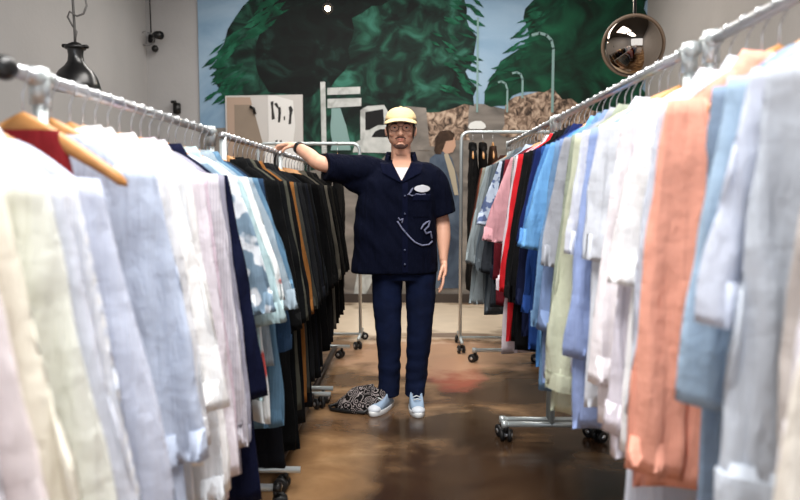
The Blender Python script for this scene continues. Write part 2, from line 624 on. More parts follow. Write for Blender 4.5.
# painted parked van and small pale car
paint('painted_van', [(360, 110), (367, 106), (384, 105), (388, 112), (388, 150), (360, 150)], P_pale, 5)
paint('painted_van_window', [(365, 112), (383, 109), (384, 128), (365, 130)], P_dark, 6)
paint('painted_car', [(352, 152), (355, 142), (364, 138), (370, 129), (378, 125), (390, 125), (396, 131), (396, 153)], P_pale, 7)
paint('painted_car_window', [(371, 137), (375, 131), (380, 129), (388, 129), (388, 137)], P_dark, 8)
paint('painted_car', [(468, 127), (470, 123), (475, 121), (481, 121), (485, 124), (486, 127), (484, 129), (470, 129)], P_white, 6)
paint('painted_wall', [(404, 106), (426, 108), (430, 150), (404, 150)], P_road, 4)
# a plain painted passer-by in a blue-grey jacket
P_jkt = blotchy('painted_jacket', [(52, 62, 78), (76, 90, 108), (92, 104, 120)], scale=(5, 1, 3))
P_skin = mat('painted_skin', (190, 152, 130), rough=0.75, spec=0.25)
P_hair = blotchy('painted_hair', [(36, 26, 20), (60, 44, 34), (78, 60, 46)], scale=(9, 1, 9))
P_strap = mat('painted_beige', (172, 162, 142), rough=0.75, spec=0.25)
paint('painted_pedestrian_jacket', [(430, 158), (438, 152), (446, 151), (452, 158), (458, 178), (462, 210), (460, 290), (428, 290), (424, 200)], P_jkt, 6)
paint('painted_pedestrian_face', [(443, 140), (450, 135), (455, 138), (456, 146), (453, 152), (446, 154), (442, 150)], P_skin, 7)
paint('painted_pedestrian_hair', jag([(434, 150), (435, 138), (440, 131), (449, 130), (455, 134), (453, 140), (446, 141), (444, 147), (441, 154), (436, 154)], 5, 1), P_hair, 8)
paint('painted_pedestrian_collar', [(444, 154), (448, 153), (455, 170), (459, 195), (455, 195), (449, 172)], P_strap, 8)
paint('painted_pavement', [(352, 298), (358, 262), (376, 266), (372, 282), (364, 298)], P_pale, 3)

# ------------------------------------------------------------------ wall things
M_board = mat('white_board', (196, 193, 190), rough=0.7)
M_board2 = mat('poster_paper', (222, 221, 219), rough=0.8)
M_brown = mat('kraft_sheet', (140, 126, 112), rough=0.85, noise_amt=0.06, noise_scale=5)
M_brown2 = mat('kraft_edge', (172, 150, 134), rough=0.85)
M_ink = mat('black_ink', (38, 36, 36), rough=0.8)
YN = YB - 0.05


def flat(name, pts, y, th, m, parent):
    b = bmesh.new()
    poly(b, [mpt(u, v) for u, v in pts], y, th)
    return obj(name, b, m, parent, smooth=False)


nb = thing('notice_board', 'white board with a brown sheet and hand-inked poster fixed over the mural', 'sign', (0, YN - 0.012, 0))
flat('panel', [(225, 96), (302.5, 95), (302.5, 172), (225, 172)], -0.006, 0.03, M_board, nb)
flat('panel_edge', [(226.5, 97.5), (250, 97.5), (252, 105), (234, 106), (234, 171), (226.5, 171)], -0.009, 0.003, M_brown2, nb)
flat('brown_sheet', [(234, 105), (251, 105), (254, 112), (262, 143), (266, 171), (234, 171)], -0.010, 0.003, M_brown, nb)
po = flat('poster', [(268, 95.5), (275, 96), (293, 101), (295, 126), (293, 140), (298, 168), (262, 168), (268, 140)], -0.012, 0.003, M_board2, nb)
for pts in ([(270.5, 102), (273.5, 101.5), (273.2, 108), (274.8, 119), (271.5, 120), (271.3, 110)],
            [(278, 108), (280.5, 107), (281, 113), (279.8, 122.5), (277.6, 122.5), (278.3, 114)],
            [(283.6, 117), (285, 116), (284.8, 120.5), (283.5, 120.5)],
            [(288.5, 107.5), (291, 106), (293, 110), (291.4, 116), (291, 124), (288.2, 124.5), (289.4, 113)],
            [(274, 104), (277, 103), (279, 108), (277.5, 109)],
            [(274.5, 141), (277, 139.5), (277.5, 146), (275, 147)],
            [(279, 140.5), (281.5, 140), (282, 146), (279.6, 147)]):
    flat('ink_stroke', pts, -0.0135, 0.002, M_ink, po)
b = bmesh.new(); tube(b, [Vector((mpt(250, 107)[0], -0.02, mpt(250, 107)[1])), Vector((mpt(254, 109)[0], -0.03, mpt(254, 109)[1])), Vector((mpt(255, 114)[0], -0.02, mpt(255, 114)[1]))], 0.017, 8)
obj('clip', b, M_black_metal, nb)

# small black spotlight with looped cable, and a little black box on the beige strip of back wall
ws = thing('wall_spotlight', 'small black spotlight with a looped grey cable high in the wall corner', 'lamp', (-2.93, YB - 0.01, 3.0))
b = bmesh.new(); box(b, 0, -0.02, 0, 0.07, 0.04, 0.09, 0.008); obj('mount', b, M_black, ws)
b = bmesh.new(); tube(b, [(0, -0.03, 0), (0.05, -0.11, 0.02), (0.09, -0.14, 0.0)], 0.011, 8); obj('arm', b, M_black, ws)
b = bmesh.new(); tube(b, [(0.06, -0.12, 0.02), (0.10, -0.15, 0.01), (0.17, -0.22, -0.01)], [0.022, 0.042, 0.046], 14); obj('lamp_head', b, M_black, ws)
b = bmesh.new(); ell(b, (0.05, -0.06, -0.12), (0.038, 0.038, 0.04)); obj('sensor', b, M_black, ws)
b = bmesh.new(); tube(b, [(0, -0.02, 0.9), (-0.01, -0.02, 0.5), (0.0, -0.03, 0.06)], 0.007, 6); obj('cable', b, M_black, ws)
b = bmesh.new()
tube(b, [(-0.0 + 0.075 * math.sin(a) - 0.03, -0.06 - 0.01 * a, -0.02 + 0.075 * math.cos(a)) for a in [i * 0.35 for i in range(19)]], 0.006, 6)
obj('cable_loop', b, mat('grey_cable', (120, 120, 120), 0.5), ws)
wc = thing('wall_socket_box', 'tiny black box with a stub bracket on the beige wall strip beside the mural', 'wall box', (-2.66, YB - 0.005, 2.22))
b = bmesh.new(); box(b, 0, -0.03, 0, 0.075, 0.06, 0.12, 0.008); obj('housing', b, M_black, wc)
b = bmesh.new(); box(b, -0.03, -0.05, 0.07, 0.06, 0.03, 0.03, 0.004); obj('bracket', b, M_black, wc)

# black bell pendant in front of the left wall
pl = thing('pendant_lamp', 'black bell-shaped pendant lamp with a tangled cord before the bare left wall', 'lamp', (-1.99, 4.2, 1.92))
b = bmesh.new()
lathe(b, [(0.132, -0.06), (0.136, -0.05), (0.130, -0.02), (0.118, 0.02), (0.098, 0.055), (0.066, 0.085), (0.046, 0.115), (0.042, 0.15), (0.046, 0.19), (0.052, 0.20), (0.04, 0.215), (0.02, 0.225)])
obj('lamp_shade', b, mat('black_enamel', (20, 20, 21), rough=0.3, spec=0.6), pl)
b = bmesh.new(); lathe(b, [(0.056, 0.185), (0.06, 0.19), (0.06, 0.20), (0.056, 0.205)]); box(b, 0.052, 0, 0.20, 0.05, 0.03, 0.02, 0.004); box(b, -0.052, 0, 0.205, 0.05, 0.03, 0.02, 0.004)
obj('collar', b, M_black_metal, pl)
b = bmesh.new(); ell(b, (0, 0, -0.04), (0.045, 0.045, 0.055)); obj('bulb', b, mat('bulb_glass', (230, 225, 215), 0.2), pl)
b = bmesh.new(); tube(b, [(0, 0, 0.21), (0.0, 0, 0.3), (-0.012, 0, 0.7), (0.0, 0, ZC - 1.92)], 0.008, 8); obj('cord', b, mat('grey_cord', (74, 72, 70), 0.6), pl)
b = bmesh.new()
sp = [(0.0, 0, 0.62), (0.03, 0.01, 0.56), (0.06, 0.015, 0.50), (0.072, 0.01, 0.44), (0.055, 0.0, 0.39), (0.02, -0.01, 0.375), (-0.02, -0.015, 0.40), (-0.035, -0.01, 0.37), (-0.02, 0.01, 0.33), (0.005, 0.015, 0.29), (0.0, 0, 0.24)]
tube(b, sp, 0.006, 6); obj('loose_cord', b, mat('grey_loose_cord', (92, 90, 88), 0.6), pl)

# convex mirror on a ceiling rod
mloc = Vector((1.545, 5.0, 2.28))
mv = thing('convex_mirror', 'round convex safety mirror with a brown rim hanging before the dark trees', 'mirror', mloc)
look = (Vector((-0.1, 0.2, 1.25)) - mloc).normalized()
Q = look.to_track_quat('Z', 'Y').to_matrix()
b = bmesh.new()
Rm = 0.198
prof = [(Rm * math.sin(a), 0.13 * math.cos(a) - 0.0) for a in [PI / 2 * i / 14 for i in range(15)]]
prof = prof[::-1]
rs = [[Q @ Vector((max(r, 0.0005) * math.cos(2 * PI * k / 48), max(r, 0.0005) * math.sin(2 * PI * k / 48), z)) for k in range(48)] for r, z in prof]
rings(b, rs)
obj('mirror_face', b, mat('mirror_silver', (170, 160, 150), rough=0.04, metal=1.0), mv)
b = bmesh.new()
pr = [(0.194, -0.03), (0.208, -0.03), (0.214, -0.01), (0.214, 0.012), (0.205, 0.022), (0.194, 0.012)]
rs = [[Q @ Vector((r * math.cos(2 * PI * k / 48), r * math.sin(2 * PI * k / 48), z)) for k in range(48)] for r, z in pr + [pr[0]]]
rings(b, rs, cap0=False, cap1=False)
obj('rim', b, mat('brown_rim', (112, 92, 74), rough=0.35), mv)
b = bmesh.new()
rs = [[Q @ Vector((r * math.cos(2 * PI * k / 32), r * math.sin(2 * PI * k / 32), z)) for k in range(32)] for r, z in [(0.20, -0.03), (0.16, -0.09), (0.05, -0.12)]]
rings(b, rs)
obj('back_shell', b, M_black, mv)
b = bmesh.new(); tube(b, [Q @ Vector((0, 0, -0.11)), Q @ Vector((0, 0, -0.2)) + Vector((0, 0, 0.1)), Q @ Vector((0, 0, -0.2)) + Vector((0, 0, ZC - mloc.z - 0.05))], 0.012, 8)
obj('hanging_rod', b, M_black_metal, mv)

# track with two spot lamps near the ceiling
def spot(loc, power, label, aim):
    t = thing('track_spotlight', label, 'lamp', loc, group=None)
    b = bmesh.new(); tube(b, [(0, 0, 0.02), (0, 0, ZC - loc[2])], 0.01, 8); obj('stem', b, M_black, t)
    d = Vector(aim).normalized()
    b = bmesh.new(); tube(b, [-d * 0.10, -d * 0.06, d * 0.045], [0.03, 0.045, 0.048], 18); obj('lamp_can', b, M_black, t)
    b = bmesh.new(); ell(b, d * 0.03, (0.027, 0.027, 0.027)); obj('bulb', b, mat('lit_bulb', (255, 236, 205), 0.3, emit=(255, 226, 180), emit_strength=power), t)
    l = bpy.data.lights.new('spot_glow', 'POINT'); l.energy = 5; l.color = (1, 0.85, 0.65); l.shadow_soft_size = 0.05
    lo = bpy.data.objects.new('spot_glow', l); lo.parent = t; lo.location = d * 0.13; C.objects.link(lo)
    return t


spot((-0.70, 6.0, 2.80), 26, 'lit track spotlight with a warm bulb above the middle of the mural', (0.1, -1, -0.25))
spot((1.48, 6.0, 2.915), 12, 'lit track spotlight at the top edge of the right mural tree', (0.15, -1, -0.5))

# ------------------------------------------------------------------ clothes racks
def caster(parent, x, y, rnd_):
    """swivel caster: stem, fork, two wheels"""
    b = bmesh.new()
    tube(b, [(x, y, 0.05), (x, y, 0.088)], 0.011, 10)
    a = rnd_.uniform(0, PI)
    dx, dy = math.cos(a) * 0.018, math.sin(a) * 0.018
    box(b, x + dx, y + dy, 0.046, 0.016, 0.016, 0.036, 0.003)
    c = obj('caster', b, M_black, parent)
    for s in (-1, 1):
        b = bmesh.new()
        ax = Vector((-math.sin(a), math.cos(a), 0)) * s
        p = Vector((x + dx, y + dy, 0.032))
        tube(b, [p + ax * 0.009, p + ax * 0.012, p + ax * 0.026, p + ax * 0.029], [0.025, 0.031, 0.031, 0.025], 20)
        obj('wheel', b, M_rubber, c)
    b = bmesh.new()
    ax = Vector((-math.sin(a), math.cos(a), 0))
    p = Vector((x + dx, y + dy, 0.032))
    tube(b, [p - ax * 0.031, p + ax * 0.031], 0.012, 12)
    obj('wheel_hub', b, M_chrome, c)


def t_rack(x, y0, y1, h, label, m_rail, m_post, base_x=0.235, overhang=(0.02, 0.02), knob=False, seed=1, casters=(1, 1)):
    """single-rail rack along y with T-shaped castered ends"""
    q = random.Random(seed)
    t = thing('clothes_rack', label, 'clothes rack', (x, y0, 0))
    L = y1 - y0
    b = bmesh.new()
    tube(b, [(0, -overhang[0], h), (0, L + overhang[1], h)], 0.0135, 16)
    obj('rail', b, m_rail, t)
    for k, yy in enumerate((0.0, L)):
        if not casters[k]:
            continue
        b = bmesh.new(); tube(b, [(0, yy, 0.092), (0, yy, h - 0.005)], 0.0145, 16); obj('upright', b, m_post, t)
        b = bmesh.new(); tube(b, [(0, yy, h - 0.055), (0, yy, h + 0.02)], 0.02, 16)
        tube(b, [(0, yy - 0.028, h), (0, yy + 0.028, h)], 0.02, 16); obj('rail_clamp', b, m_post, t)
        b = bmesh.new(); tube(b, [(-base_x, yy, 0.092), (base_x, yy, 0.092)], 0.0145, 14); obj('base_bar', b, m_post, t)
        for s in (-1, 1):
            b = bmesh.new(); tube(b, [(s * (base_x - 0.012), yy, 0.092), (s * (base_x + 0.018), yy, 0.092)], 0.019, 14); obj('end_cap', b, M_black if s > 0 else M_white_tube, t)
            caster(t, s * (base_x - 0.005), yy, q)
    if knob:
        b = bmesh.new(); ell(b, (0, -overhang[0] - 0.012, h), (0.024, 0.026, 0.024)); obj('end_knob', b, M_black, t)
    return t


RXR, HR = 0.71, 1.613
RXL, HL = -0.765, 1.487
t_rack(RXR, -0.35, 1.70, HR, 'silver clothes rack closest to the camera, holding the cream and sky blue shirts', M_chrome, M_white_tube, seed=3)
t_rack(RXR, 1.83, 3.46, HR, 'silver clothes rack carrying the sage, denim blue, black and red shirts', M_chrome, M_white_tube, seed=4)
t_rack(RXR, 3.535, 5.14, HR, 'silver clothes rack farthest along the right row, with grey garments at its end', M_chrome, M_white_tube, seed=5)
t_rack(RXL, -0.35, 1.22, HL - 0.03, 'clothes rack at the near left holding the lilac-white and cream shirts', M_chrome, M_white_tube, seed=6)
t_rack(RXL, 1.45, 2.68, HL, 'silver clothes rack with a black end knob, holding white and blue shirts on the left', M_chrome, M_white_tube, overhang=(0.11, 0.02), knob=True, seed=7)


def frame_rack(x, y0, y1, h, label, seed):
    q = random.Random(seed)
    t = thing('clothes_rack', label, 'clothes rack', (x, y0, 0))
    L = y1 - y0
    b = bmesh.new(); tube(b, [(0, -0.02, h), (0, L + 0.02, h)], 0.0135, 16); obj('rail', b, M_chrome, t)
    for yy in (0, L):
        b = bmesh.new(); tube(b, [(0, yy, 0.092), (0, yy, h - 0.003)], 0.0145, 14); obj('upright', b, M_white_tube if yy == 0 else M_black_metal, t)
        b = bmesh.new(); tube(b, [(-0.10, yy, 0.092), (0.30, yy, 0.092)], 0.014, 12); obj('base_bar', b, M_white_tube, t)
        for xx in (-0.08, 0.24):
            caster(t, xx, yy, q)
    for xx in (0.03, 0.19):
        b = bmesh.new(); box(b, xx, L / 2, 0.087, 0.035, L - 0.02, 0.028, 0.004); obj('floor_rail', b, M_brown_metal, t)
    return t


frame_rack(RXL, 2.86, 3.98, HL, 'clothes rack with dark floor rails, holding the camel and black coats', 8)
frame_rack(RXL, 4.10, 5.25, HL, 'clothes rack behind the man holding the farthest dark coats', 9)


def hoop_rack(x0, x1, y, h, label, seed):
    q = random.Random(seed)
    t = thing('hoop_rack', label, 'clothes rack', (x0, y, 0))
    L = x1 - x0
    r = 0.06
    pts = [(0, 0, 0.088), (0, 0, h - r)] + [(r - r * math.cos(a), 0, h - r + r * math.sin(a)) for a in [PI / 2 * i / 6 for i in range(1, 7)]]
    pts += [(L - r + r * math.sin(a), 0, h - r + r * math.cos(a)) for a in [PI / 2 * i / 6 for i in range(0, 7)]] + [(L, 0, 0.088)]
    b = bmesh.new(); tube(b, pts, 0.0135, 12, ref=(0, 1, 0)); obj('hoop_frame', b, M_white_tube, t)
    for xx in (0, L):
        b = bmesh.new(); tube(b, [(xx, -0.22, 0.088), (xx, 0.22, 0.088)], 0.0135, 12); obj('base_bar', b, M_white_tube, t)
        for yy in (-0.2, 0.2):
            caster(t, xx, yy, q)
    b = bmesh.new(); tube(b, [(0, 0, 0.088), (L, 0, 0.088)], 0.012, 10); obj('lower_bar', b, M_white_tube, t)
    return t


hoop_rack(0.40, 1.45, 5.62, 1.74, 'pale hoop-shaped rack set crosswise before the mural with black clothes', 10)
hoop_rack(-1.25, -0.42, 5.75, 1.66, 'pale hoop-shaped rack set crosswise behind the dark coats', 12)


# ------------------------------------------------------------------ garments and hangers
def hanger_meshes():
    b = bmesh.new()
    rs = []
    n = 10
    for i in range(25):
        s = -1 + 2 * i / 24
        x = 0.195 * s
        z = -0.098 - 0.118 * abs(s) ** 1.2
        hz = 0.012 + 0.012 * (1 - abs(s)) + (0.002 if abs(s) > 0.85 else 0)
        hy = 0.006 + 0.006 * abs(s)
        y = 0.0 + 0.012 * s * s
        if i in (0, 24):
            hz *= 0.5; hy *= 0.5
        rs.append([Vector((x, y + hy * math.cos(2 * PI * k / n), z + hz * math.sin(2 * PI * k / n))) for k in range(n)])
    rings(b, rs)
    me = bpy.data.meshes.new('shoulder_bar')
    bmesh.ops.recalc_face_normals(b, faces=b.faces)
    b.to_mesh(me); b.free()
    for p in me.polygons: p.use_smooth = True
    me.materials.append(M_wood)
    b = bmesh.new()
    pts = [(0, 0, -0.10), (0, 0, -0.040), (0.006, 0, -0.024)]
    pts += [(0.0165 * math.cos(a), 0, -0.0016 + 0.0165 * math.sin(a)) for a in [R(-45 + 12.5 * i) for i in range(20)]]
    tube(b, pts, 0.0019, 6, ref=(0, 1, 0))
    me2 = bpy.data.meshes.new('hook')
    b.to_mesh(me2); b.free()
    for p in me2.polygons: p.use_smooth = True
    me2.materials.append(M_hook)
    return me, me2


ME_bar, ME_hook = hanger_meshes()


def make_hanger(loc, rz, label, group, bar_mat=None):
    t = thing('coat_hanger', label, 'hanger', loc, rz, group)
    for nm, me in (('shoulder_bar', ME_bar), ('hook', ME_hook)):
        o = bpy.data.objects.new(nm, me)
        C.objects.link(o)
        o.parent = t
        if bar_mat and nm == 'shoulder_bar':
            o.material_slots[0].link = 'OBJECT'
            o.material_slots[0].material = bar_mat
    return t




def make_garment(kind, loc, rz, m, label, group, L=0.76, sl=0.5, hw=0.25, sw=0.205, flare=0.29, th=0.023, seed=0, collar=True, wide=0.0, m_col=None, name='shirt', cat='shirt'):
    q = random.Random(seed)
    ph, ph2, dr = q.uniform(0, 6.28), q.uniform(0, 6.28), q.uniform(-2, 2)
    so = Vector((q.uniform(0, 50), q.uniform(0, 50), q.uniform(0, 50)))
    kf, amp = q.uniform(5, 8), q.uniform(0.005, 0.009)
    lean = q.uniform(-0.010, 0.010)
    L += q.uniform(-0.02, 0.02)
    root = thing(name, label, cat, loc, rz, group)
    N = 72
    Z0, DZ = -0.112, 0.100
    zs = Z0 - DZ
    rs = []

    def ring(z, hx, hy, t):
        out = []
        for k in range(N):
            a = 2 * PI * k / N
            ca, sa = math.cos(a), math.sin(a)
            edge = 0.012 * t * noise.noise(Vector((z * 4, (1 if ca > 0 else 7), 0)) + so)
            x = (hx + edge) * (abs(ca) ** 0.9) * (1 if ca >= 0 else -1)
            y = hy * (abs(sa) ** 1.15) * (1 if sa >= 0 else -1)
            f = x / 0.28
            y += amp * t * (math.sin(kf * f + ph + dr * z) + 0.6 * math.sin(2.1 * kf * f + ph2 - dr * z))
            side = 1 if sa > 0 else -1
            y += side * (0.2 + 0.8 * t) * 0.024 * noise.noise(Vector((x * 19 + z * 2.0 * ca, z * 2.6, side * 3.0)) + so)
            y += side * 0.006 * noise.noise(Vector((x * 30, z * 11, side * 5.0)) + so)
            z2 = z + 0.012 * t * t * math.sin(2.3 * f + ph2)
            out.append(Vector((x, y + lean * t, z2)))
        return out

    for i in range(8):
        u = i / 7
        rs.append(ring(Z0 - DZ * u ** 1.25, 0.07 + (sw - 0.07) * u, 0.026, 0.1 * u))
    zend = Z0 - L
    nb_ = 26
    for i in range(1, nb_ + 1):
        t = i / nb_
        z = zs + (zend - zs) * t
        hx = sw + (hw - sw) * (1 - (1 - t) ** 1.3) + 0.010 * math.sin(min(1, t * 8) * PI)
        rs.append(ring(z, hx, th * (0.95 + 0.15 * math.sin(4 * t + ph)), 0.15 + 0.85 * t))
    # turn the hem inwards so the garment reads as hollow
    last = rs[-1]
    c = sum(last, Vector()) / N
    rs.append([c + (p - c) * 0.95 + Vector((0, 0, 0.002)) for p in last])
    rs.append([c + (p - c) * 0.9 + Vector((0, 0, 0.10)) for p in last])
    b = bmesh.new()
    rings(b, rs, cap0=False, cap1=True)
    obj('body', b, m, root)
    if sl:
        for s in (-1, 1):
            b = bmesh.new()
            rr = []
            n2, m2 = 40, 24
            long_ = sl > 0.48
            fl = flare * (1 if s * (-1 if loc[0] > 0 else 1) > 0 else 0.95)
            for i in range(m2 + 1):
                t = i / m2
                hx = 0.05 + 0.05 * min(1, t * 4)
                hx -= (0.042 if long_ else 0.0) * max(0, t - 0.25) / 0.75
                hx += wide * t - (0.014 if not long_ else 0) * t
                outer = sw + 0.006 + (fl - sw) * (1 - (1 - t) ** 1.2) + 0.010 * t * noise.noise(Vector((t * 4, s * 9.0, 0)) + so)
                cx = outer - hx
                z = zs + 0.035 - (sl + 0.035) * t
                hy = 0.010 + 0.011 * min(1, t * 6) + 0.003 * math.sin(7 * t + ph)
                ring_ = []
                for k in range(n2):
                    a = 2 * PI * k / n2
                    ca, sa = math.cos(a), math.sin(a)
                    x = cx + hx * (abs(ca) ** 0.95) * (1 if ca >= 0 else -1)
                    y = hy * (abs(sa) ** 1.0) * (1 if sa >= 0 else -1) - 0.006
                    side = 1 if sa > 0 else -1
                    y += 0.026 * min(1, t * 2) * noise.noise(Vector((x * 26 * s, z * 3.2, side * 2.0 + s * 4)) + so) + lean * t
                    y += 0.007 * noise.noise(Vector((x * 34, z * 13, side + s * 3)) + so)
                    x += 0.006 * noise.noise(Vector((z * 8, s * 3.0, 2)) + so)
                    ring_.append(Vector((s * x, y, z - 0.06 * (x - cx) * (1 - t) + 0.18 * (x - cx) * t)))
                rr.append(ring_)
            last = rr[-1]
            c = sum(last, Vector()) / n2
            rr.append([c + (p - c) * 0.93 + Vector((0, 0, 0.002)) for p in last])
            rr.append([c + (p - c) * 0.86 + Vector((0, 0, 0.07)) for p in last])
            rings(b, rr, cap0=True, cap1=True)
            so_ = obj('sleeve', b, m, root)
            if long_ and kind == 'long' and q.random() < 0.35:
                b = bmesh.new()
                lst = rr[-3]
                cc = sum(lst, Vector()) / n2
                a_ = [cc + (p - cc) * 1.0 + Vector((0, 0, 0.052)) for p in lst]
                m_ = [cc + (p - cc) * 1.025 + Vector((0, 0, 0.050)) for p in lst]
                b_ = [cc + (p - cc) * 1.015 + Vector((0, 0, -0.003)) for p in lst]
                rings(b, [a_, m_, b_], cap0=True, cap1=False)
                obj('cuff', b, m, so_)
    if collar == 2 or (collar and q.random() < 0.6):
        b = bmesh.new()
        prof = [(0.064, 0.026, -0.117), (0.058, 0.026, -0.098), (0.058, 0.027, -0.084), (0.066, 0.031, -0.082), (0.079, 0.034, -0.102), (0.096, 0.036, -0.134)]
        n3 = 28
        rr = []
        for (ax, ay, z) in prof:
            rr.append([Vector((ax * math.cos(a), ay * math.sin(a), z - 0.012 * max(0, -math.sin(a)))) for a in [R(-90 + 16 + (360 - 32) * k / (n3 - 1)) for k in range(n3)]])
        rings(b, rr, close=False)
        obj('collar', b, m_col or m, root)
    return root


def hang(rackx, h, D, side, spec, idx, rz=None):
    col, desc, kind, over = spec
    q = random.Random(idx * 17 + (1000 if side > 0 else 0))
    pat = over.pop('pat', None)
    m = fabric(col, *pat) if pat else fabric(col)
    kw = dict(over)
    bar = kw.pop('bar', None)
    ang = rz if rz is not None else R(q.uniform(-7, 7))
    base = {'long': dict(L=0.80, sl=0.62, hw=0.25, flare=0.27),
            'short': dict(L=0.78, sl=0.34, hw=0.24, flare=0.285, wide=0.005),
            'coat': dict(L=1.2, sl=0.60, hw=0.27, flare=0.30, th=0.028),
            'tank': dict(L=0.8, sl=0, hw=0.27)}[kind]
    base.update(kw)
    nm = {'coat': 'coat', 'tank': 'dress'}.get(kind, 'shirt')
    D += q.uniform(-0.008, 0.008) if rz is None else 0
    g = make_garment(kind, (rackx, D, h), ang, m, desc, None, seed=idx * 7 + (3 if side > 0 else 0), name=base.pop('nm', nm), cat=base.pop('cat', nm), **base)
    core = desc
    make_hanger((rackx, D, h), ang, 'wooden hanger holding the ' + core, None, bar)
    return g


# (depth along the row, colour, label, kind, overrides); near to far
left_near = [
    (0.80, (230, 227, 234), 'lilac-white shirt nearest the camera on the left', 'long', dict(L=0.98, hw=0.29, sl=0.84, flare=0.34)),
    (0.88, (236, 227, 228), 'pink-white shirt second from the camera on the left', 'long', dict(L=0.94, sl=0.84, flare=0.34)),
    (0.96, (243, 239, 223), 'pale cream shirt beside the pink-white one', 'long', dict(L=0.96, hw=0.29, sl=0.84, flare=0.35)),
    (1.04, (228, 231, 223), 'pale green-white shirt just behind the cream one', 'long', dict(L=0.94, sl=0.84, flare=0.34)),
    (1.12, (208, 213, 226), 'powder blue shirt behind the pale green-white one', 'long', dict(L=0.96, hw=0.29, sl=0.84, flare=0.35)),
    (1.175, (232, 234, 237), 'frosty white shirt with fine blue stripes', 'long', dict(L=0.9, sl=0.84, flare=0.34, pat=((209, 215, 228), 'stripe', 55))),
    (1.235, (200, 207, 225), 'ice blue shirt right before the white rack post', 'long', dict(L=0.96, hw=0.30, sl=0.84, flare=0.36, collar=False)),
    (1.385, (120, 30, 34), 'dark red sleeveless shirt half hidden behind the ice blue one', 'long', dict(L=0.5, sl=0, hw=0.10, sw=0.095, collar=False)),
]
left_mid = [
    (1.50, (190, 201, 221), 'oxford blue long shirt right behind the white rack post', 'long', dict(collar=False, L=1.0, hw=0.27, flare=0.31)),
    (1.57, (222, 223, 226), 'dove grey shirt with pressed sleeves', 'long', dict(L=0.86, flare=0.29)),
    (1.64, (243, 243, 242), 'bright white shirt with its collar standing up', 'short', dict(L=0.76, sl=0.54, hw=0.27, flare=0.33, wide=0.015)),
    (1.71, (227, 231, 236), 'long bluish-white tunic reaching below the white shirt', 'long', dict(L=1.0, hw=0.28, sl=0.8, flare=0.30)),
    (1.78, (239, 238, 238), 'off-white linen shirt behind the bluish tunic', 'long', dict(L=0.96, sl=0.8, flare=0.29)),
    (1.85, (223, 217, 225), 'pale lilac shirt with long sleeves', 'long', dict(L=0.98, hw=0.26, sl=0.8, flare=0.29)),
    (1.92, (207, 190, 203), 'pink-mauve shirt with a narrow edge', 'long', dict(L=0.96, sl=0.8, flare=0.285)),
    (1.99, (211, 208, 215), 'pearl grey shirt with narrow stripes', 'long', dict(L=0.96, sl=0.78, flare=0.285, pat=((190, 188, 198), 'stripe', 40))),
    (2.06, (150, 149, 164), 'lavender grey shirt in front of the navy one', 'long', dict(L=0.96, sl=0.78, flare=0.28)),
    (2.13, (12, 17, 42), 'long navy shirt between lavender grey and floral', 'long', dict(L=1.1, hw=0.29, sl=0.66, flare=0.31)),
    (2.21, (119, 142, 161), 'short-sleeved shirt with white and blue floral print', 'short', dict(L=0.76, sl=0.42, flare=0.32, pat=((225, 231, 238), 'floral', 16))),
    (2.29, (170, 194, 198), 'aqua blue short-sleeved shirt', 'short', dict(L=0.80, sl=0.46, hw=0.28, flare=0.35)),
    (2.37, (227, 231, 232), 'white shirt with a coral red print', 'short', dict(L=0.92, sl=0.40, hw=0.28, flare=0.33, pat=((214, 92, 88), 'print', 9))),
    (2.45, (143, 158, 169), 'dusty blue short-sleeved shirt', 'short', dict(L=0.74, sl=0.44, hw=0.28, flare=0.36)),
    (2.53, (92, 126, 152), 'washed denim shirt with rolled sleeves', 'short', dict(L=0.98, sl=0.42, hw=0.30, flare=0.34)),
    (2.60, (40, 62, 88), 'dark blue denim shirt at the end of the blue shirts', 'long', dict(L=0.9, flare=0.31)),
    (2.67, (16, 18, 24), 'long black dress behind the denim shirts', 'coat', dict(L=1.2, nm='dress', cat='dress')),
]
left_dark = [
    (2.93, (7, 8, 9), 'black wool coat first after the silver rack', {}),
    (3.02, (9, 11, 13), 'black long coat in front of the olive-grey one', dict(L=1.28)),
    (3.10, (71, 71, 62), 'olive-grey long coat beside the camel one', dict(L=1.1)),
    (3.19, (12, 12, 13), 'black coat squeezed against the camel coat', {}),
    (3.28, (127, 83, 42), 'camel brown long coat among black coats', dict(L=1.12)),
    (3.37, (56, 56, 51), 'charcoal olive coat right behind the camel one', dict(L=1.1)),
    (3.46, (14, 16, 20), 'blue-black coat second behind the camel one', {}),
    (3.55, (24, 25, 27), 'charcoal coat third behind the camel one', dict(L=1.1)),
    (3.64, (11, 12, 14), 'black coat fourth behind the camel one', dict(L=1.12)),
    (3.73, (16, 18, 24), 'ink navy coat under the resting hand', dict(L=1.1)),
    (3.82, (8, 8, 8), 'black coat just past the resting hand', dict(L=1.08)),
    (3.91, (19, 22, 25), 'slate black coat by the rack end', dict(L=1.08)),
    (4.17, (6, 6, 7), 'black coat hanging beside the raised sleeve', dict(L=1.08)),
    (4.28, (11, 11, 11), 'black coat second beyond the raised sleeve', dict(L=1.06)),
    (4.39, (18, 18, 19), 'dark grey coat third beyond the raised sleeve', dict(L=1.06)),
    (4.50, (7, 7, 8), 'black coat before the taupe one', dict(L=1.04)),
    (4.61, (78, 74, 66), 'taupe coat showing one pale edge among black coats', dict(L=1.02)),
    (4.72, (6, 6, 6), 'black coat directly behind the taupe one', dict(L=1.0)),
    (4.83, (11, 10, 9), 'black coat second behind the taupe one', dict(L=1.0)),
    (4.94, (25, 23, 19), 'dark brown-grey coat beside the shirt hem', dict(L=1.0)),
    (5.05, (6, 6, 6), 'black coat last but one in the dark row', dict(L=1.0)),
    (5.16, (5, 5, 6), 'black coat at the far end of the dark row', dict(L=1.0)),
]
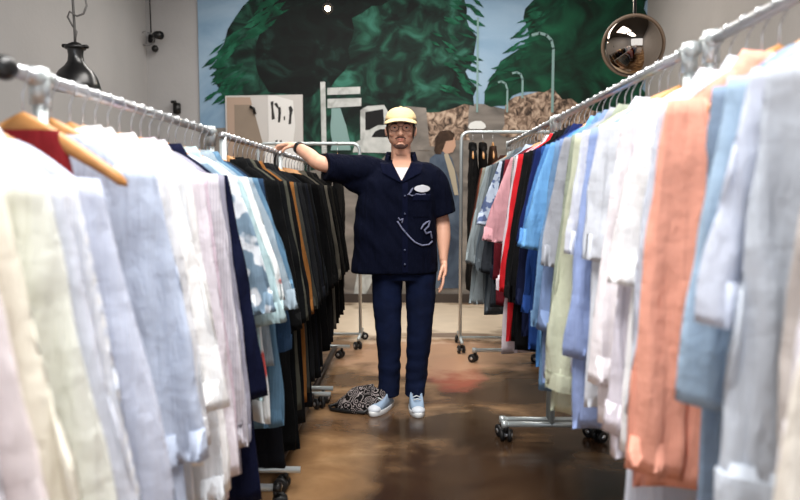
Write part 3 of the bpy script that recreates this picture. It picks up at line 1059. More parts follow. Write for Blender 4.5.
right_a = [
    (0.78, (224, 218, 208), 'cream long shirt nearest the camera on the right', 'long', dict(L=1.0, hw=0.27, sl=0.8, flare=0.30)),
    (0.86, (226, 224, 234), 'pale lavender short-sleeved shirt over the cream one', 'short', dict(L=0.7, sl=0.50, flare=0.265)),
    (0.915, (193, 186, 181), 'taupe grey shirt near the camera', 'long', dict(L=0.9, hw=0.21, sw=0.19, sl=0.62, flare=0.225)),
    (1.01, (199, 207, 218), 'light stone blue shirt beside the taupe one', 'long', dict(L=0.84, hw=0.23, flare=0.25)),
    (1.075, (204, 211, 227), 'pale periwinkle short-sleeved shirt', 'short', dict(L=0.80, sl=0.36, flare=0.275, hw=0.22)),
    (1.145, (162, 186, 209), 'sky blue short-sleeved shirt', 'short', dict(L=0.80, sl=0.50, hw=0.20, flare=0.268)),
    (1.215, (138, 158, 182), 'faded denim long shirt beside the salmon one', 'long', dict(L=1.0, hw=0.19, sw=0.19, flare=0.205, sl=0.5)),
    (1.39, (240, 170, 148), 'salmon pink long-sleeved shirt', 'long', dict(L=0.845, sl=0.72, hw=0.25, flare=0.268, th=0.028)),
    (1.46, (204, 211, 225), 'long pale blue shirt reaching below the salmon one', 'long', dict(L=1.02, hw=0.25, flare=0.26)),
    (1.53, (247, 246, 246), 'clean white short-sleeved shirt behind the salmon one', 'short', dict(L=0.82, sl=0.36, flare=0.275)),
    (1.60, (220, 215, 225), 'soft lilac long shirt', 'long', dict(L=0.88, sl=0.7, hw=0.25, flare=0.265)),
    (1.67, (238, 233, 236), 'white shirt with a pink tint', 'long', dict(L=0.80)),
]
right_b = [
    (1.90, (208, 213, 221), 'pale blue-grey short-sleeved shirt past the rack post', 'short', dict(L=0.84, sl=0.34, hw=0.235, flare=0.25)),
    (1.975, (146, 164, 208), 'periwinkle blue shirt with long sleeves', 'long', dict(L=0.90, hw=0.25, flare=0.265)),
    (2.05, (208, 212, 223), 'lavender white short-sleeved shirt', 'short', dict(L=0.76, sl=0.34, flare=0.255)),
    (2.13, (186, 190, 168), 'sage green long shirt', 'long', dict(L=0.92, sl=0.76, hw=0.27, flare=0.29)),
    (2.21, (142, 150, 134), 'grey-green shirt behind the sage one', 'long', dict(L=0.82)),
    (2.29, (152, 155, 163), 'cool grey short-sleeved shirt', 'short', dict(L=0.9, sl=0.40, hw=0.26, flare=0.28)),
    (2.37, (118, 138, 176), 'slate blue shirt beside the cool grey one', 'long', dict(L=0.90, hw=0.26)),
    (2.46, (104, 136, 170), 'dusty blue long shirt', 'long', dict(L=0.92, hw=0.26, flare=0.28)),
    (2.55, (104, 156, 204), 'light denim blue short-sleeved shirt', 'short', dict(L=0.84, sl=0.36, flare=0.31)),
    (2.64, (78, 126, 180), 'medium blue short-sleeved shirt next to navy', 'short', dict(L=0.90, sl=0.36, flare=0.31)),
    (2.73, (36, 66, 126), 'royal blue shirt in front of the deep navy one', 'long', dict(L=0.86)),
    (2.82, (24, 36, 84), 'deep navy short-sleeved shirt by the royal blue one', 'short', dict(L=0.8, sl=0.36)),
    (2.91, (18, 24, 50), 'midnight blue shirt beside the black ones', 'long', dict(L=0.86)),
    (3.00, (14, 14, 16), 'black shirt next to the midnight blue one', 'long', dict(L=0.92, hw=0.26, flare=0.29)),
    (3.09, (16, 16, 17), 'black shirt in the middle of the three black ones', 'long', dict(L=0.90, hw=0.26, flare=0.29)),
    (3.18, (12, 12, 13), 'black shirt touching the red one', 'long', dict(L=0.90, flare=0.29)),
    (3.27, (204, 36, 44), 'bright red long-sleeved shirt', 'long', dict(L=0.96, hw=0.26, flare=0.29)),
    (3.36, (202, 192, 198), 'pale pink-grey shirt behind the red one', 'long', dict(L=1.0, hw=0.27, flare=0.29)),
    (3.42, (167, 160, 158), 'grey checked shirt between red and pink', 'long', dict(L=0.78, pat=((107, 101, 101), 'check', 30))),
    (3.54, (204, 151, 158), 'rose pink short-sleeved shirt', 'short', dict(L=0.74, sl=0.40, flare=0.34)),
]
right_c = [
    (3.76, (110, 34, 44), 'dark red shirt behind the pink one', 'long', dict(L=0.84)),
    (3.87, (26, 28, 40), 'dark navy shirt behind the dark red one', 'long', dict(L=0.74)),
    (3.98, (176, 188, 206), 'white and blue patterned shirt', 'short', dict(L=0.64, sl=0.34, flare=0.33, pat=((90, 104, 140), 'floral', 22))),
    (4.09, (52, 56, 62), 'charcoal shirt before the grey ones', 'long', dict(L=0.9, flare=0.30)),
    (4.22, (92, 100, 106), 'steel grey long shirt', 'long', dict(L=0.98, flare=0.31)),
    (4.35, (80, 90, 98), 'slate grey shirt between two greys', 'long', dict(L=0.98, flare=0.31)),
    (4.48, (112, 120, 124), 'ash grey long shirt', 'long', dict(L=0.98, flare=0.31)),
    (4.62, (138, 148, 152), 'mid grey long shirt', 'long', dict(L=0.99, hw=0.29, flare=0.33)),
    (4.76, (156, 168, 172), 'pale grey long shirt with a wide hem', 'long', dict(L=1.0, hw=0.32, flare=0.34)),
    (4.90, (140, 140, 130), 'stone grey shirt beside the rust one', 'long', dict(L=0.96, hw=0.27, flare=0.30)),
    (4.99, (128, 70, 52), 'rust brown shirt before the black clothes', 'long', dict(L=0.96, hw=0.28, flare=0.30)),
    (5.09, (58, 34, 28), 'dark brown shirt at the end of the rail', 'long', dict(L=1.0, hw=0.28, flare=0.30)),
]
i = 0
for D, col, desc, kind, ov in left_near + left_mid:
    i += 1
    hang(RXL, HL - 0.03 if D < 1.3 else HL, D, -1, (col, desc, kind, dict(ov)), i)
for D, col, desc, ov in left_dark:
    i += 1
    hang(RXL, HL, D, -1, (col, desc, 'coat', dict(ov)), i)
for D, col, desc, kind, ov in right_a + right_b + right_c:
    i += 1
    hang(RXR, HR, D, 1, (col, desc, kind, dict(ov)), i)
for k, (x, col, desc, L) in enumerate([(0.49, (14, 13, 14), 'black coat first on the crosswise hoop rack', 1.15),
                                       (0.57, (20, 17, 16), 'black jacket second on the crosswise hoop rack', 0.95),
                                       (0.65, (60, 40, 28), 'brown jacket third on the crosswise hoop rack', 0.9)]):
    i += 1
    hang(x, 1.74, 5.62, 1, (col, desc, 'coat', dict(L=L)), i, rz=R(90))
for k, (x, col, desc, L) in enumerate([(-0.60, (16, 16, 17), 'black coat on the hoop rack behind the dark coats', 1.1),
                                       (-0.70, (26, 26, 28), 'charcoal coat on the hoop rack behind the dark coats', 1.1)]):
    i += 1
    hang(x, 1.66, 5.75, 1, (col, desc, 'coat', dict(L=L)), i, rz=R(90))

# ------------------------------------------------------------------ the man
PX, PY = -0.06, 4.0
man = thing('person', 'man in cream cap, navy work shirt and jeans resting one hand on a rail', 'person', (PX, PY, 0))
M_skin = mat('skin', (230, 176, 148), rough=0.5, spec=0.4, noise_amt=0.05, noise_scale=12)
M_navy = fabric((4, 8, 27))
M_jean = mat('dark_denim', (9, 21, 50), rough=0.85, spec=0.2, noise_amt=0.35, noise_scale=7, bump=0.5, bump_scale=18)


def P(x, y, z):
    return Vector((x - PX, y - PY, z))


def limb(bm, joints, rads, n=18, sub=5, ref=None):
    """smooth path through joints with interpolated radii"""
    pts, rr = [], []
    J = [Vector(j) for j in joints]
    for i in range(len(J) - 1):
        p0, p1, p2, p3 = J[max(i - 1, 0)], J[i], J[i + 1], J[min(i + 2, len(J) - 1)]
        for k in range(sub):
            t = k / sub
            a = 0.5 * ((2 * p1) + (p2 - p0) * t + (2 * p0 - 5 * p1 + 4 * p2 - p3) * t * t + (-p0 + 3 * p1 - 3 * p2 + p3) * t ** 3)
            pts.append(a)
            r0, r1 = rads[i], rads[i + 1]
            if isinstance(r0, (int, float)): r0 = (r0, r0)
            if isinstance(r1, (int, float)): r1 = (r1, r1)
            s = t * t * (3 - 2 * t)
            rr.append((r0[0] + (r1[0] - r0[0]) * s, r0[1] + (r1[1] - r0[1]) * s))
    pts.append(J[-1])
    r1 = rads[-1]
    rr.append((r1, r1) if isinstance(r1, (int, float)) else r1)
    tube(bm, pts, rr, n, ref)


def zring(z, cx, cy, rx, ry, n=36, p=0.85):
    return [P(cx + rx * abs(math.cos(a)) ** p * (1 if math.cos(a) > 0 else -1), cy + ry * abs(math.sin(a)) ** p * (1 if math.sin(a) > 0 else -1), z) for a in [2 * PI * k / n for k in range(n)]]


# joints (world)
SH_R, EL_R, WR_R = (-0.235, 4.02, 1.375), (-0.485, 3.90, 1.415), (-0.655, 4.085, 1.520)
SH_L, EL_L, WR_L = (0.108, 4.03, 1.325), (0.175, 4.05, 1.115), (0.186, 3.98, 0.875)
hx, hy, hz = -0.058, 3.985, 1.615        # head centre
b = bmesh.new()
# torso
rings(b, [zring(z, cx, cy, rx, ry) for z, cx, cy, rx, ry in [
    (0.83, -0.045, 4.02, 0.12, 0.09), (0.90, -0.045, 4.02, 0.165, 0.115), (1.0, -0.05, 4.02, 0.15, 0.105), (1.12, -0.055, 4.02, 0.155, 0.108),
    (1.26, -0.058, 4.02, 0.175, 0.115), (1.34, -0.058, 4.025, 0.155, 0.09), (1.39, -0.058, 4.03, 0.09, 0.06), (1.43, -0.058, 4.03, 0.06, 0.055)]])
limb(b, [P(-0.058, 4.035, 1.40), P(-0.058, 4.025, 1.47), P(-0.058, 4.01, 1.56)], [0.066, 0.056, 0.056])
limb(b, [P(-0.058, 4.012, 1.40), P(-0.058, 4.004, 1.43), P(-0.058, 4.010, 1.50)], [0.044, 0.048, 0.050])
# legs
for (hip, kn, an) in (((-0.135, 4.02, 0.88), (-0.132, 4.0, 0.48), (-0.125, 4.03, 0.09)), ((0.045, 4.02, 0.88), (0.045, 4.0, 0.48), (0.02, 4.03, 0.09))):
    limb(b, [P(*hip), P(*kn), P((kn[0] + an[0]) / 2, 4.03, 0.33), P(*an)], [0.082, 0.052, 0.05, 0.034])
# arms
limb(b, [P(-0.15, 4.03, 1.345), P(*SH_R), P(*EL_R), P(-0.575, 3.99, 1.468), P(*WR_R)], [0.05, 0.052, 0.043, 0.041, (0.024, 0.03)])
limb(b, [P(0.03, 4.03, 1.325), P(*SH_L), P(*EL_L), P(0.186, 4.02, 1.02), P(*WR_L)], [0.05, 0.05, 0.043, 0.042, (0.03, 0.024)])
# feet inside the shoes
limb(b, [P(-0.125, 4.06, 0.06), P(-0.14, 4.02, 0.05), P(-0.16, 3.95, 0.040)], [0.028, 0.028, 0.02])
limb(b, [P(0.02, 4.06, 0.06), P(0.022, 4.02, 0.05), P(0.026, 3.95, 0.040)], [0.028, 0.028, 0.02])


# hand resting on the rail: palm across the top, fingers over the far side
def finger(bm, pts, r):
    limb(bm, pts, [r * 1.05, r, r * 0.92, r * 0.75][:len(pts)], n=10, sub=4)


hR = [WR_R, (-0.695, 4.115, 1.536), (-0.738, 4.14, 1.535)]
limb(b, [P(*p) for p in hR], [(0.026, 0.018), (0.040, 0.017), (0.041, 0.014)], n=16, ref=(0, 0.1, 1))
for dy, ln in ((-0.032, 0.92), (-0.011, 1.0), (0.011, 0.95), (0.032, 0.78)):
    finger(b, [P(-0.730 + 0.3 * dy, 4.137 + dy, 1.536), P(-0.768 + 0.3 * dy, 4.150 + dy * 1.15, 1.531), P(-0.792 + 0.2 * dy, 4.155 + dy * 1.15, 1.505), P(-0.788 + 0.2 * dy, 4.155 + dy * 1.1, 1.503 - 0.026 * ln)], 0.0088)
finger(b, [P(-0.685, 4.085, 1.528), P(-0.714, 4.075, 1.520), P(-0.738, 4.075, 1.506), P(-0.744, 4.076, 1.488)], 0.0098)
# hand hanging at his side, relaxed
hL = [(0.186, 3.98, 0.875), (0.187, 3.968, 0.83), (0.184, 3.955, 0.785)]
limb(b, [P(*p) for p in hL], [(0.022, 0.027), (0.018, 0.040), (0.015, 0.041)], n=16, ref=(-0.25, 1, 0.1))
for dy, ln in ((-0.031, 0.92), (-0.010, 1.0), (0.011, 0.94), (0.031, 0.78)):
    finger(b, [P(0.184, 3.956 + dy, 0.792), P(0.180, 3.945 + dy * 1.1, 0.752), P(0.170, 3.938 + dy * 1.05, 0.752 - 0.036 * ln), P(0.157, 3.938 + dy, 0.752 - 0.060 * ln)], 0.0085)
finger(b, [P(0.182, 3.945, 0.845), P(0.168, 3.915, 0.812), P(0.160, 3.902, 0.785), P(0.154, 3.90, 0.765)], 0.0098)
# head
q = bmesh.ops.create_uvsphere(b, u_segments=40, v_segments=30, radius=1.0)
for v in q['verts']:
    x, y, z = v.co
    wx, wy, wz = 0.074, 0.094, 0.118
    if z < 0:
        k = -z
        wx *= 1 - 0.22 * k ** 1.5
        if y > 0:
            wy *= 1 - 0.45 * k
        else:
            wy *= 1 - 0.06 * k
    X, Y, Z = x * wx, y * wy, z * wz
    # broaden the jaw: superellipse in the lower half
    if z < -0.2:
        X *= 1 + 0.22 * math.exp(-((z + 0.62) / 0.25) ** 2)
        if Y < 0:
            Y *= 1 + 0.10 * math.exp(-((z + 0.75) / 0.2) ** 2)
    # eye sockets
    for s in (-1, 1):
        d = ((X - s * 0.032) / 0.02) ** 2 + ((Z - 0.0) / 0.013) ** 2
        if Y < 0:
            Y += 0.008 * math.exp(-d)
    v.co = P(hx, hy, hz) + Vector((X, Y, Z))
Hc = P(hx, hy, hz)
# brow ridge, nose, lips, chin, ears
limb(b, [Hc + Vector((-0.045, -0.079, 0.017)), Hc + Vector((0, -0.091, 0.016)), Hc + Vector((0.045, -0.079, 0.017))], [0.008, 0.010, 0.008], n=10)
limb(b, [Hc + Vector((0, -0.088, 0.012)), Hc + Vector((0, -0.101, -0.015)), Hc + Vector((0, -0.110, -0.034)), Hc + Vector((0, -0.096, -0.044))], [0.009, 0.010, 0.014, 0.010], n=12)
for s in (-1, 1):
    ell(b, Hc + Vector((s * 0.013, -0.095, -0.038)), (0.009, 0.012, 0.008), 12, 8)
    ell(b, Hc + Vector((s * 0.080, 0.008, -0.012)), (0.010, 0.018, 0.031), 14, 10, Matrix.Rotation(s * 0.3, 3, 'Z'))
    ell(b, Hc + Vector((s * 0.045, -0.062, -0.030)), (0.020, 0.020, 0.018), 12, 10)
ell(b, Hc + Vector((0, -0.080, -0.098)), (0.026, 0.018, 0.018), 14, 10)
limb(b, [Hc + Vector((-0.024, -0.082, -0.062)), Hc + Vector((0, -0.092, -0.060)), Hc + Vector((0.024, -0.082, -0.062))], [0.004, 0.0075, 0.004], n=8)
limb(b, [Hc + Vector((-0.022, -0.081, -0.071)), Hc + Vector((0, -0.091, -0.072)), Hc + Vector((0.022, -0.081, -0.071))], [0.004, 0.0075, 0.004], n=8)
remeshed('body', b, M_skin, man, 0.0042, 4)

# face details
M_lip = mat('lips', (186, 118, 102), rough=0.5)
b = bmesh.new()
limb(b, [Hc + Vector((-0.024, -0.0835, -0.064)), Hc + Vector((0, -0.0965, -0.0635)), Hc + Vector((0.024, -0.0835, -0.064))], [0.002, 0.0055, 0.002], n=8)
limb(b, [Hc + Vector((-0.020, -0.083, -0.071)), Hc + Vector((0, -0.0960, -0.072)), Hc + Vector((0.020, -0.083, -0.071))], [0.002, 0.0055, 0.002], n=8)
obj('mouth', b, M_lip, man)
M_eye = mat('eye_white', (226, 220, 214), rough=0.25)
M_iris = mat('iris', (32, 22, 18), rough=0.2)
M_hair = mat('black_hair', (22, 18, 17), rough=0.6, noise_amt=0.3, noise_scale=60)
for s in (-1, 1):
    b = bmesh.new(); ell(b, Hc + Vector((s * 0.032, -0.0765, 0.0)), (0.0125, 0.009, 0.0048), 16, 10); e = obj('eye', b, M_eye, man)
    b = bmesh.new(); ell(b, Hc + Vector((s * 0.032, -0.0835, 0.0)), (0.0062, 0.003, 0.0046), 12, 8); obj('iris', b, M_iris, e)
    b = bmesh.new(); limb(b, [Hc + Vector((s * 0.014, -0.093, 0.019)), Hc + Vector((s * 0.034, -0.0905, 0.024)), Hc + Vector((s * 0.053, -0.079, 0.019))], [0.003, 0.004, 0.002], n=8); obj('eyebrow', b, M_hair, man)
# hair below the cap at sides and back
b = bmesh.new()
rr = []
for z, k in ((0.06, 1.03), (0.035, 1.045), (0.005, 1.045), (-0.03, 1.03), (-0.055, 0.98)):
    kk = 1 if z > -0.02 else 0.93
    rr.append([Hc + Vector((0.079 * k * kk * math.cos(a), 0.100 * k * kk * math.sin(a), z)) for a in [R(-22 + 224 * j / 30) for j in range(31)]])
rr2 = [[Hc + (p - Hc) * 0.9 for p in r] for r in rr]
ring_all = rr + rr2[::-1]
rings(b, ring_all + [ring_all[0]], close=False)
obj('hair', b, M_hair, man)
M_beard = mat('stubble', (74, 50, 42), rough=0.8, noise_amt=0.3, noise_scale=120)
b = bmesh.new()
ell(b, Hc + Vector((0, -0.086, -0.102)), (0.024, 0.014, 0.016), 16, 10)
limb(b, [Hc + Vector((-0.036, -0.0700, -0.094)), Hc + Vector((-0.018, -0.084, -0.106)), Hc + Vector((0.018, -0.084, -0.106)), Hc + Vector((0.036, -0.0700, -0.094))], [0.006, 0.010, 0.010, 0.006], n=8)
obj('goatee', b, M_beard, man)
b = bmesh.new()
limb(b, [Hc + Vector((-0.029, -0.0815, -0.060)), Hc + Vector((-0.012, -0.0965, -0.0535)), Hc + Vector((0.012, -0.0965, -0.0535)), Hc + Vector((0.029, -0.0815, -0.060))], [0.002, 0.0035, 0.0035, 0.002], n=8)
obj('moustache', b, M_beard, man)
# glasses
gl = bpy.data.objects.new('glasses', None); C.objects.link(gl); gl.parent = man
M_gl = mat('glasses_frame', (92, 46, 34), rough=0.3)
for s in (-1, 1):
    b = bmesh.new()
    c0 = Hc + Vector((s * 0.034, -0.101, -0.002))
    pts = [c0 + Vector((0.025 * math.cos(a), 0.006 * (math.cos(a) * s) ** 2, 0.0195 * math.sin(a))) for a in [2 * PI * k / 24 for k in range(25)]]
    tube(b, pts, 0.0019, 6); obj('lens_rim', b, M_gl, gl)
    b = bmesh.new(); tube(b, [c0 + Vector((s * 0.025, 0.006, 0.006)), Hc + Vector((s * 0.080, -0.06, 0.006)), Hc + Vector((s * 0.084, 0.0, 0.004))], 0.0018, 6); obj('temple_arm', b, M_gl, gl)
b = bmesh.new(); tube(b, [Hc + Vector((-0.010, -0.1015, 0.002)), Hc + Vector((0, -0.104, 0.005)), Hc + Vector((0.010, -0.1015, 0.002))], 0.0018, 6); obj('bridge', b, M_gl, gl)

# cap
cap = bpy.data.objects.new('cap', None); C.objects.link(cap); cap.parent = man
M_cap = mat('cream_cap_cloth', (234, 208, 156), rough=0.85, bump=0.3, bump_scale=30)
M_brim = mat('dark_brim_underside', (52, 40, 28), rough=0.85)
b = bmesh.new()
rr = []
for t in [0.0, 0.15, 0.3, 0.45, 0.6, 0.72, 0.83, 0.92, 0.98]:
    z = 0.044 + 0.076 * math.sin(t * PI / 2)
    k = math.cos(t * PI / 2) ** 0.72
    rr.append([Hc + Vector((0.089 * k * math.cos(a), -0.004 + 0.108 * k * math.sin(a), z + 0.006 * math.sin(a) * (1 - t))) for a in [2 * PI * j / 36 for j in range(36)]])
rings(b, rr, cap0=True)
obj('crown', b, M_cap, cap)
b = bmesh.new(); ell(b, Hc + Vector((0, -0.004, 0.122)), (0.009, 0.009, 0.005), 12, 8); obj('button', b, M_cap, cap)


def brim(off, th_):
    b = bmesh.new()
    top, bot = [], []
    for j in range(9):
        f = j / 8
        row_t, row_b = [], []
        for i2 in range(21):
            a = R(-172 + 164 * i2 / 20)
            r0x, r0y = 0.088, 0.108
            e = math.sin(-a) ** 0.7 if math.sin(-a) > 0 else 0
            L_ = 0.062 * e * f
            x = (r0x + 0.004 * f) * math.cos(a)
            y = -0.004 + r0y * math.sin(a) - L_
            z = 0.047 - 0.022 * f * e + 0.010 * e * (1 - (x / 0.09) ** 2) - 0.012 * (x / 0.09) ** 2 * f + 0.006 * math.sin(a)
            row_t.append(Hc + Vector((x, y, z + off)))
            row_b.append(Hc + Vector((x, y, z + off - th_)))
        top.append(row_t); bot.append(row_b)
    allr = top + bot[::-1]
    rings(b, allr + [allr[0]], close=False)
    return b


obj('brim', brim(0.0, 0.003), M_cap, cap)
obj('brim_underside', brim(-0.0032, 0.003), M_brim, cap)
b = bmesh.new()
rr = [[Hc + Vector((k * 0.0905 * math.cos(a), -0.004 + k * 0.1095 * math.sin(a), z + 0.006 * math.sin(a))) for a in [2 * PI * j / 36 for j in range(36)]] for z, k in ((0.034, 0.985), (0.036, 1.0), (0.048, 1.0), (0.05, 0.985))]
rings(b, rr, cap0=False, cap1=False)
obj('sweatband', b, M_brim, cap)

# white T-shirt showing in the open collar
b = bmesh.new()
rings(b, [zring(z, cx, cy, rx, ry) for z, cx, cy, rx, ry in [(1.20, -0.058, 4.02, 0.13, 0.122), (1.32, -0.058, 4.02, 0.13, 0.122), (1.38, -0.058, 4.03, 0.09, 0.080), (1.40, -0.058, 4.035, 0.06, 0.05)]])
obj('undershirt', b, mat('white_jersey', (228, 230, 236), rough=0.9), man)

# navy work shirt
b = bmesh.new()
rings(b, [zring(z, cx, cy, rx, ry, p=0.8) for z, cx, cy, rx, ry in [
    (0.80, -0.098, 4.02, 0.243, 0.150), (0.805, -0.098, 4.02, 0.250, 0.155), (0.88, -0.096, 4.02, 0.247, 0.152), (1.0, -0.092, 4.02, 0.240, 0.148), (1.12, -0.086, 4.02, 0.234, 0.145), (1.24, -0.076, 4.02, 0.228, 0.142),
    (1.32, -0.066, 4.02, 0.214, 0.135), (1.375, -0.060, 4.022, 0.188, 0.116), (1.418, -0.058, 4.028, 0.142, 0.092), (1.440, -0.058, 4.048, 0.105, 0.060), (1.446, -0.058, 4.055, 0.07, 0.040)]])
limb(b, [P(-0.16, 4.03, 1.37), P(-0.26, 4.015, 1.385), P(-0.36, 3.955, 1.388), P(-0.475, 3.895, 1.400)], [(0.085, 0.075), (0.088, 0.088), (0.082, 0.084), (0.076, 0.080)], n=22, ref=(0, 0, 1))
limb(b, [P(-0.2, 4.03, 1.30), P(-0.30, 3.98, 1.32), P(-0.40, 3.93, 1.36)], [(0.06, 0.10), (0.05, 0.07), (0.04, 0.04)], n=16, ref=(0, 0, 1))
limb(b, [P(0.03, 4.03, 1.352), P(0.108, 4.02, 1.345), P(0.158, 4.035, 1.24), P(0.192, 4.04, 1.13)], [(0.08, 0.075), (0.078, 0.08), (0.074, 0.086), (0.072, 0.090)], n=22, ref=(0, 1, 0))


def shirt_folds(co):
    w_ = co + Vector((PX, PY, 0))
    t = max(0.0, min(1.0, (1.42 - w_.z) / 0.6))
    d = 0.010 * noise.noise(Vector((w_.x * 13, w_.y * 8, w_.z * 5))) + 0.006 * noise.noise(Vector((w_.x * 24 + w_.z * 16, w_.y * 10, w_.z * 9)))
    # drag lines from the raised arm
    d += 0.006 * math.sin(34 * (w_.x * 0.75 + w_.z) + 3 * noise.noise(w_ * 5)) * max(0, min(1, (-w_.x - 0.02) * 5)) * (1 - 0.5 * t)
    n_ = Vector((co.x * 0.6 + 0.0, (w_.y - 4.02), 0))
    if n_.length < 1e-5:
        return co
    return co + n_.normalized() * d


shirt = remeshed('work_shirt', b, M_navy, man, 0.008, 5, shirt_folds)
# open collar: cut the front neck with skin/undershirt wedge in front, lapels over it
def fy(x, z):
    """front surface depth of the shirt at x, z (local)"""
    best = None
    for v in shirt.data.vertices:
        pass
    return best


dg = bpy.context.evaluated_depsgraph_get(); dg.update()


def front(x, z, off=0.004):
    ok, loc, nrm, idx = shirt.ray_cast(P(x, 3.0, z), Vector((0, 1, 0)))
    return (loc + Vector((0, -off, 0))) if ok else P(x, 3.9, z)


def patch(name, pts, m, parent, off=0.004, th=0.003, n=8):
    """cloth piece laid over the shirt front following its surface; pts: outline as rows [(xl, xr, z), ...]"""
    b = bmesh.new()
    fr, bk = [], []
    for (xl, xr, z) in pts:
        fr.append([front(xl + (xr - xl) * i / n, z, off) for i in range(n + 1)])
        bk.append([p + Vector((0, th + off, 0)) for p in fr[-1]])
    a = fr + bk[::-1]
    rings(b, a + [a[0]], close=False)
    return obj(name, b, m, parent)


xc = -0.052
# V of white undershirt and skin in the neck opening
b = bmesh.new()
fr, bk = [], []
for f in [k / 12 for k in range(13)]:
    z = 1.325 + 0.145 * f
    wd = 0.002 + (0.052 * min(1, f / 0.7) if f < 0.7 else 0.052 - 0.010 * (f - 0.7) / 0.3)
    row = []
    for k in range(13):
        x = xc + wd * (-1 + 2 * k / 12)
        p = front(x, min(z, 1.395), 0.005)
        if z > 1.395:
            t = min(1, (z - 1.395) / 0.06)
            t = t * t * (3 - 2 * t)
            ny = 4.018 - 0.060 * math.sqrt(max(0.05, 1 - ((x + 0.058) / 0.062) ** 2)) - PY - 0.003
            p = Vector((p.x, p.y * (1 - t) + ny * t, z))
        row.append(p)
    fr.append(row)
    bk.append([p + Vector((0, 0.012, 0)) for p in row])
al = fr + bk[::-1]
rings(b, al + [al[0]], close=False)
obj('neck_opening', b, M_skin, shirt)
patch('undershirt_front', [(xc - 0.002 - 0.036 * f, xc + 0.002 + 0.036 * f, 1.327 + 0.07 * f) for f in (0, 0.25, 0.5, 0.75, 1.0)], bpy.data.materials['white_jersey'], shirt, 0.007)
M_navy2 = fabric((8, 13, 36))
for s in (-1, 1):
    rows = []
    for f in (0, 0.15, 0.3, 0.45, 0.6, 0.75, 0.9, 1.0):
        z = 1.318 + 0.110 * f
        inner = xc + s * (0.002 + 0.052 * f)
        wd = 0.012 + 0.068 * min(1, f / 0.45) if f < 0.45 else 0.080 - 0.02 * (f - 0.45)
        outer = inner + s * wd
        rows.append((inner, outer, z))
    patch('lapel', rows, M_navy2, shirt, 0.011, 0.004)
b = bmesh.new()
rr = []
for (k, z) in ((0.96, 1.448), (1.0, 1.475), (1.02, 1.492), (1.12, 1.490), (1.24, 1.458), (1.34, 1.428)):
    rr.append([P(-0.058 + 0.074 * k * math.cos(a), 4.03 + 0.068 * k * math.sin(a), z - 0.022 * max(0, -math.sin(a)) - (0.012 if math.sin(a) < -0.2 else 0)) for a in [R(-38 + 256 * j / 32) for j in range(33)]])
rings(b, rr, close=False)
obj('collar', b, M_navy2, shirt)
patch('placket', [(xc + 0.004, xc + 0.034, z) for z in [0.815 + 0.5 * k / 12 for k in range(13)]], M_navy2, shirt, 0.003, 0.003, 2)
M_btn = mat('navy_button', (60, 68, 92), rough=0.3)
for z in (1.24, 1.14, 1.04, 0.94, 0.86):
    b = bmesh.new(); p = front(xc + 0.018, z, 0.009); tube(b, [p + Vector((0, -0.002, 0)), p + Vector((0, 0.003, 0))], 0.006, 12); obj('button', b, M_btn, shirt)
pk = patch('pocket', [(0.012, 0.104, z) for z in [1.125 + 0.125 * k / 6 for k in range(7)]], M_navy, shirt, 0.005, 0.003)
patch('pocket_flap', [(0.010, 0.106, z) for z in [1.215 + 0.035 * k / 3 for k in range(4)]], M_navy2, pk, 0.009, 0.003)
# oval name patch and embroidered script
M_patch = mat('pale_patch', (206, 208, 214), rough=0.85)
M_thread = mat('pale_thread', (112, 116, 142), rough=0.85)
rows = []
for k in range(9):
    s = -1 + 2 * k / 8
    wd = 0.044 * math.sqrt(max(0.02, 1 - s * s))
    rows.append((0.062 - wd, 0.062 + wd, 1.280 + 0.020 * s))
patch('name_patch', rows, M_patch, shirt, 0.011, 0.003)


def thread(pts, r, name='embroidery'):
    b = bmesh.new()
    dense = []
    for (x0, z0), (x1, z1) in zip(pts[:-1], pts[1:]):
        for k in range(4):
            dense.append((x0 + (x1 - x0) * k / 4, z0 + (z1 - z0) * k / 4))
    dense.append(pts[-1])
    tube(b, [front(x, z, 0.006) for x, z in dense], r, 6)
    return obj(name, b, M_thread, shirt)


thread([(0.030 - 0.05, 1.245), (0.0, 1.262), (0.012, 1.285), (0.0, 1.272), (-0.01, 1.248), (0.005, 1.24), (0.03, 1.25), (0.055, 1.247), (0.08, 1.25)], 0.0035)
thread([(-0.075, 1.10), (-0.05, 1.06), (-0.015, 1.02), (0.02, 0.985), (0.06, 0.965), (0.10, 0.968), (0.12, 0.985)], 0.005)
thread([(0.055, 1.055), (0.07, 1.08), (0.09, 1.095), (0.105, 1.10), (0.098, 1.07), (0.075, 1.05), (0.085, 1.03), (0.11, 1.04), (0.118, 1.0)], 0.005)
thread([(-0.07, 1.12), (-0.06, 1.105), (-0.045, 1.115), (-0.05, 1.09)], 0.004)

# jeans
b = bmesh.new()
rings(b, [zring(z, cx, cy, rx, ry) for z, cx, cy, rx, ry in [(0.76, -0.038, 4.02, 0.165, 0.115), (0.84, -0.038, 4.02, 0.185, 0.128), (0.92, -0.042, 4.02, 0.185, 0.125), (0.98, -0.045, 4.02, 0.17, 0.115)]])
limb(b, [P(-0.132, 4.02, 0.84), P(-0.138, 4.015, 0.64), P(-0.130, 4.01, 0.45), P(-0.124, 4.03, 0.27), P(-0.130, 4.035, 0.075)], [(0.092, 0.11), (0.086, 0.098), (0.074, 0.086), (0.066, 0.082), (0.064, 0.082)], n=24, ref=(0, 1, 0))
limb(b, [P(0.055, 4.02, 0.84), P(0.056, 4.015, 0.64), P(0.050, 4.01, 0.45), P(0.036, 4.03, 0.27), P(0.024, 4.035, 0.075)], [(0.092, 0.11), (0.086, 0.098), (0.074, 0.086), (0.064, 0.082), (0.060, 0.082)], n=24, ref=(0, 1, 0))


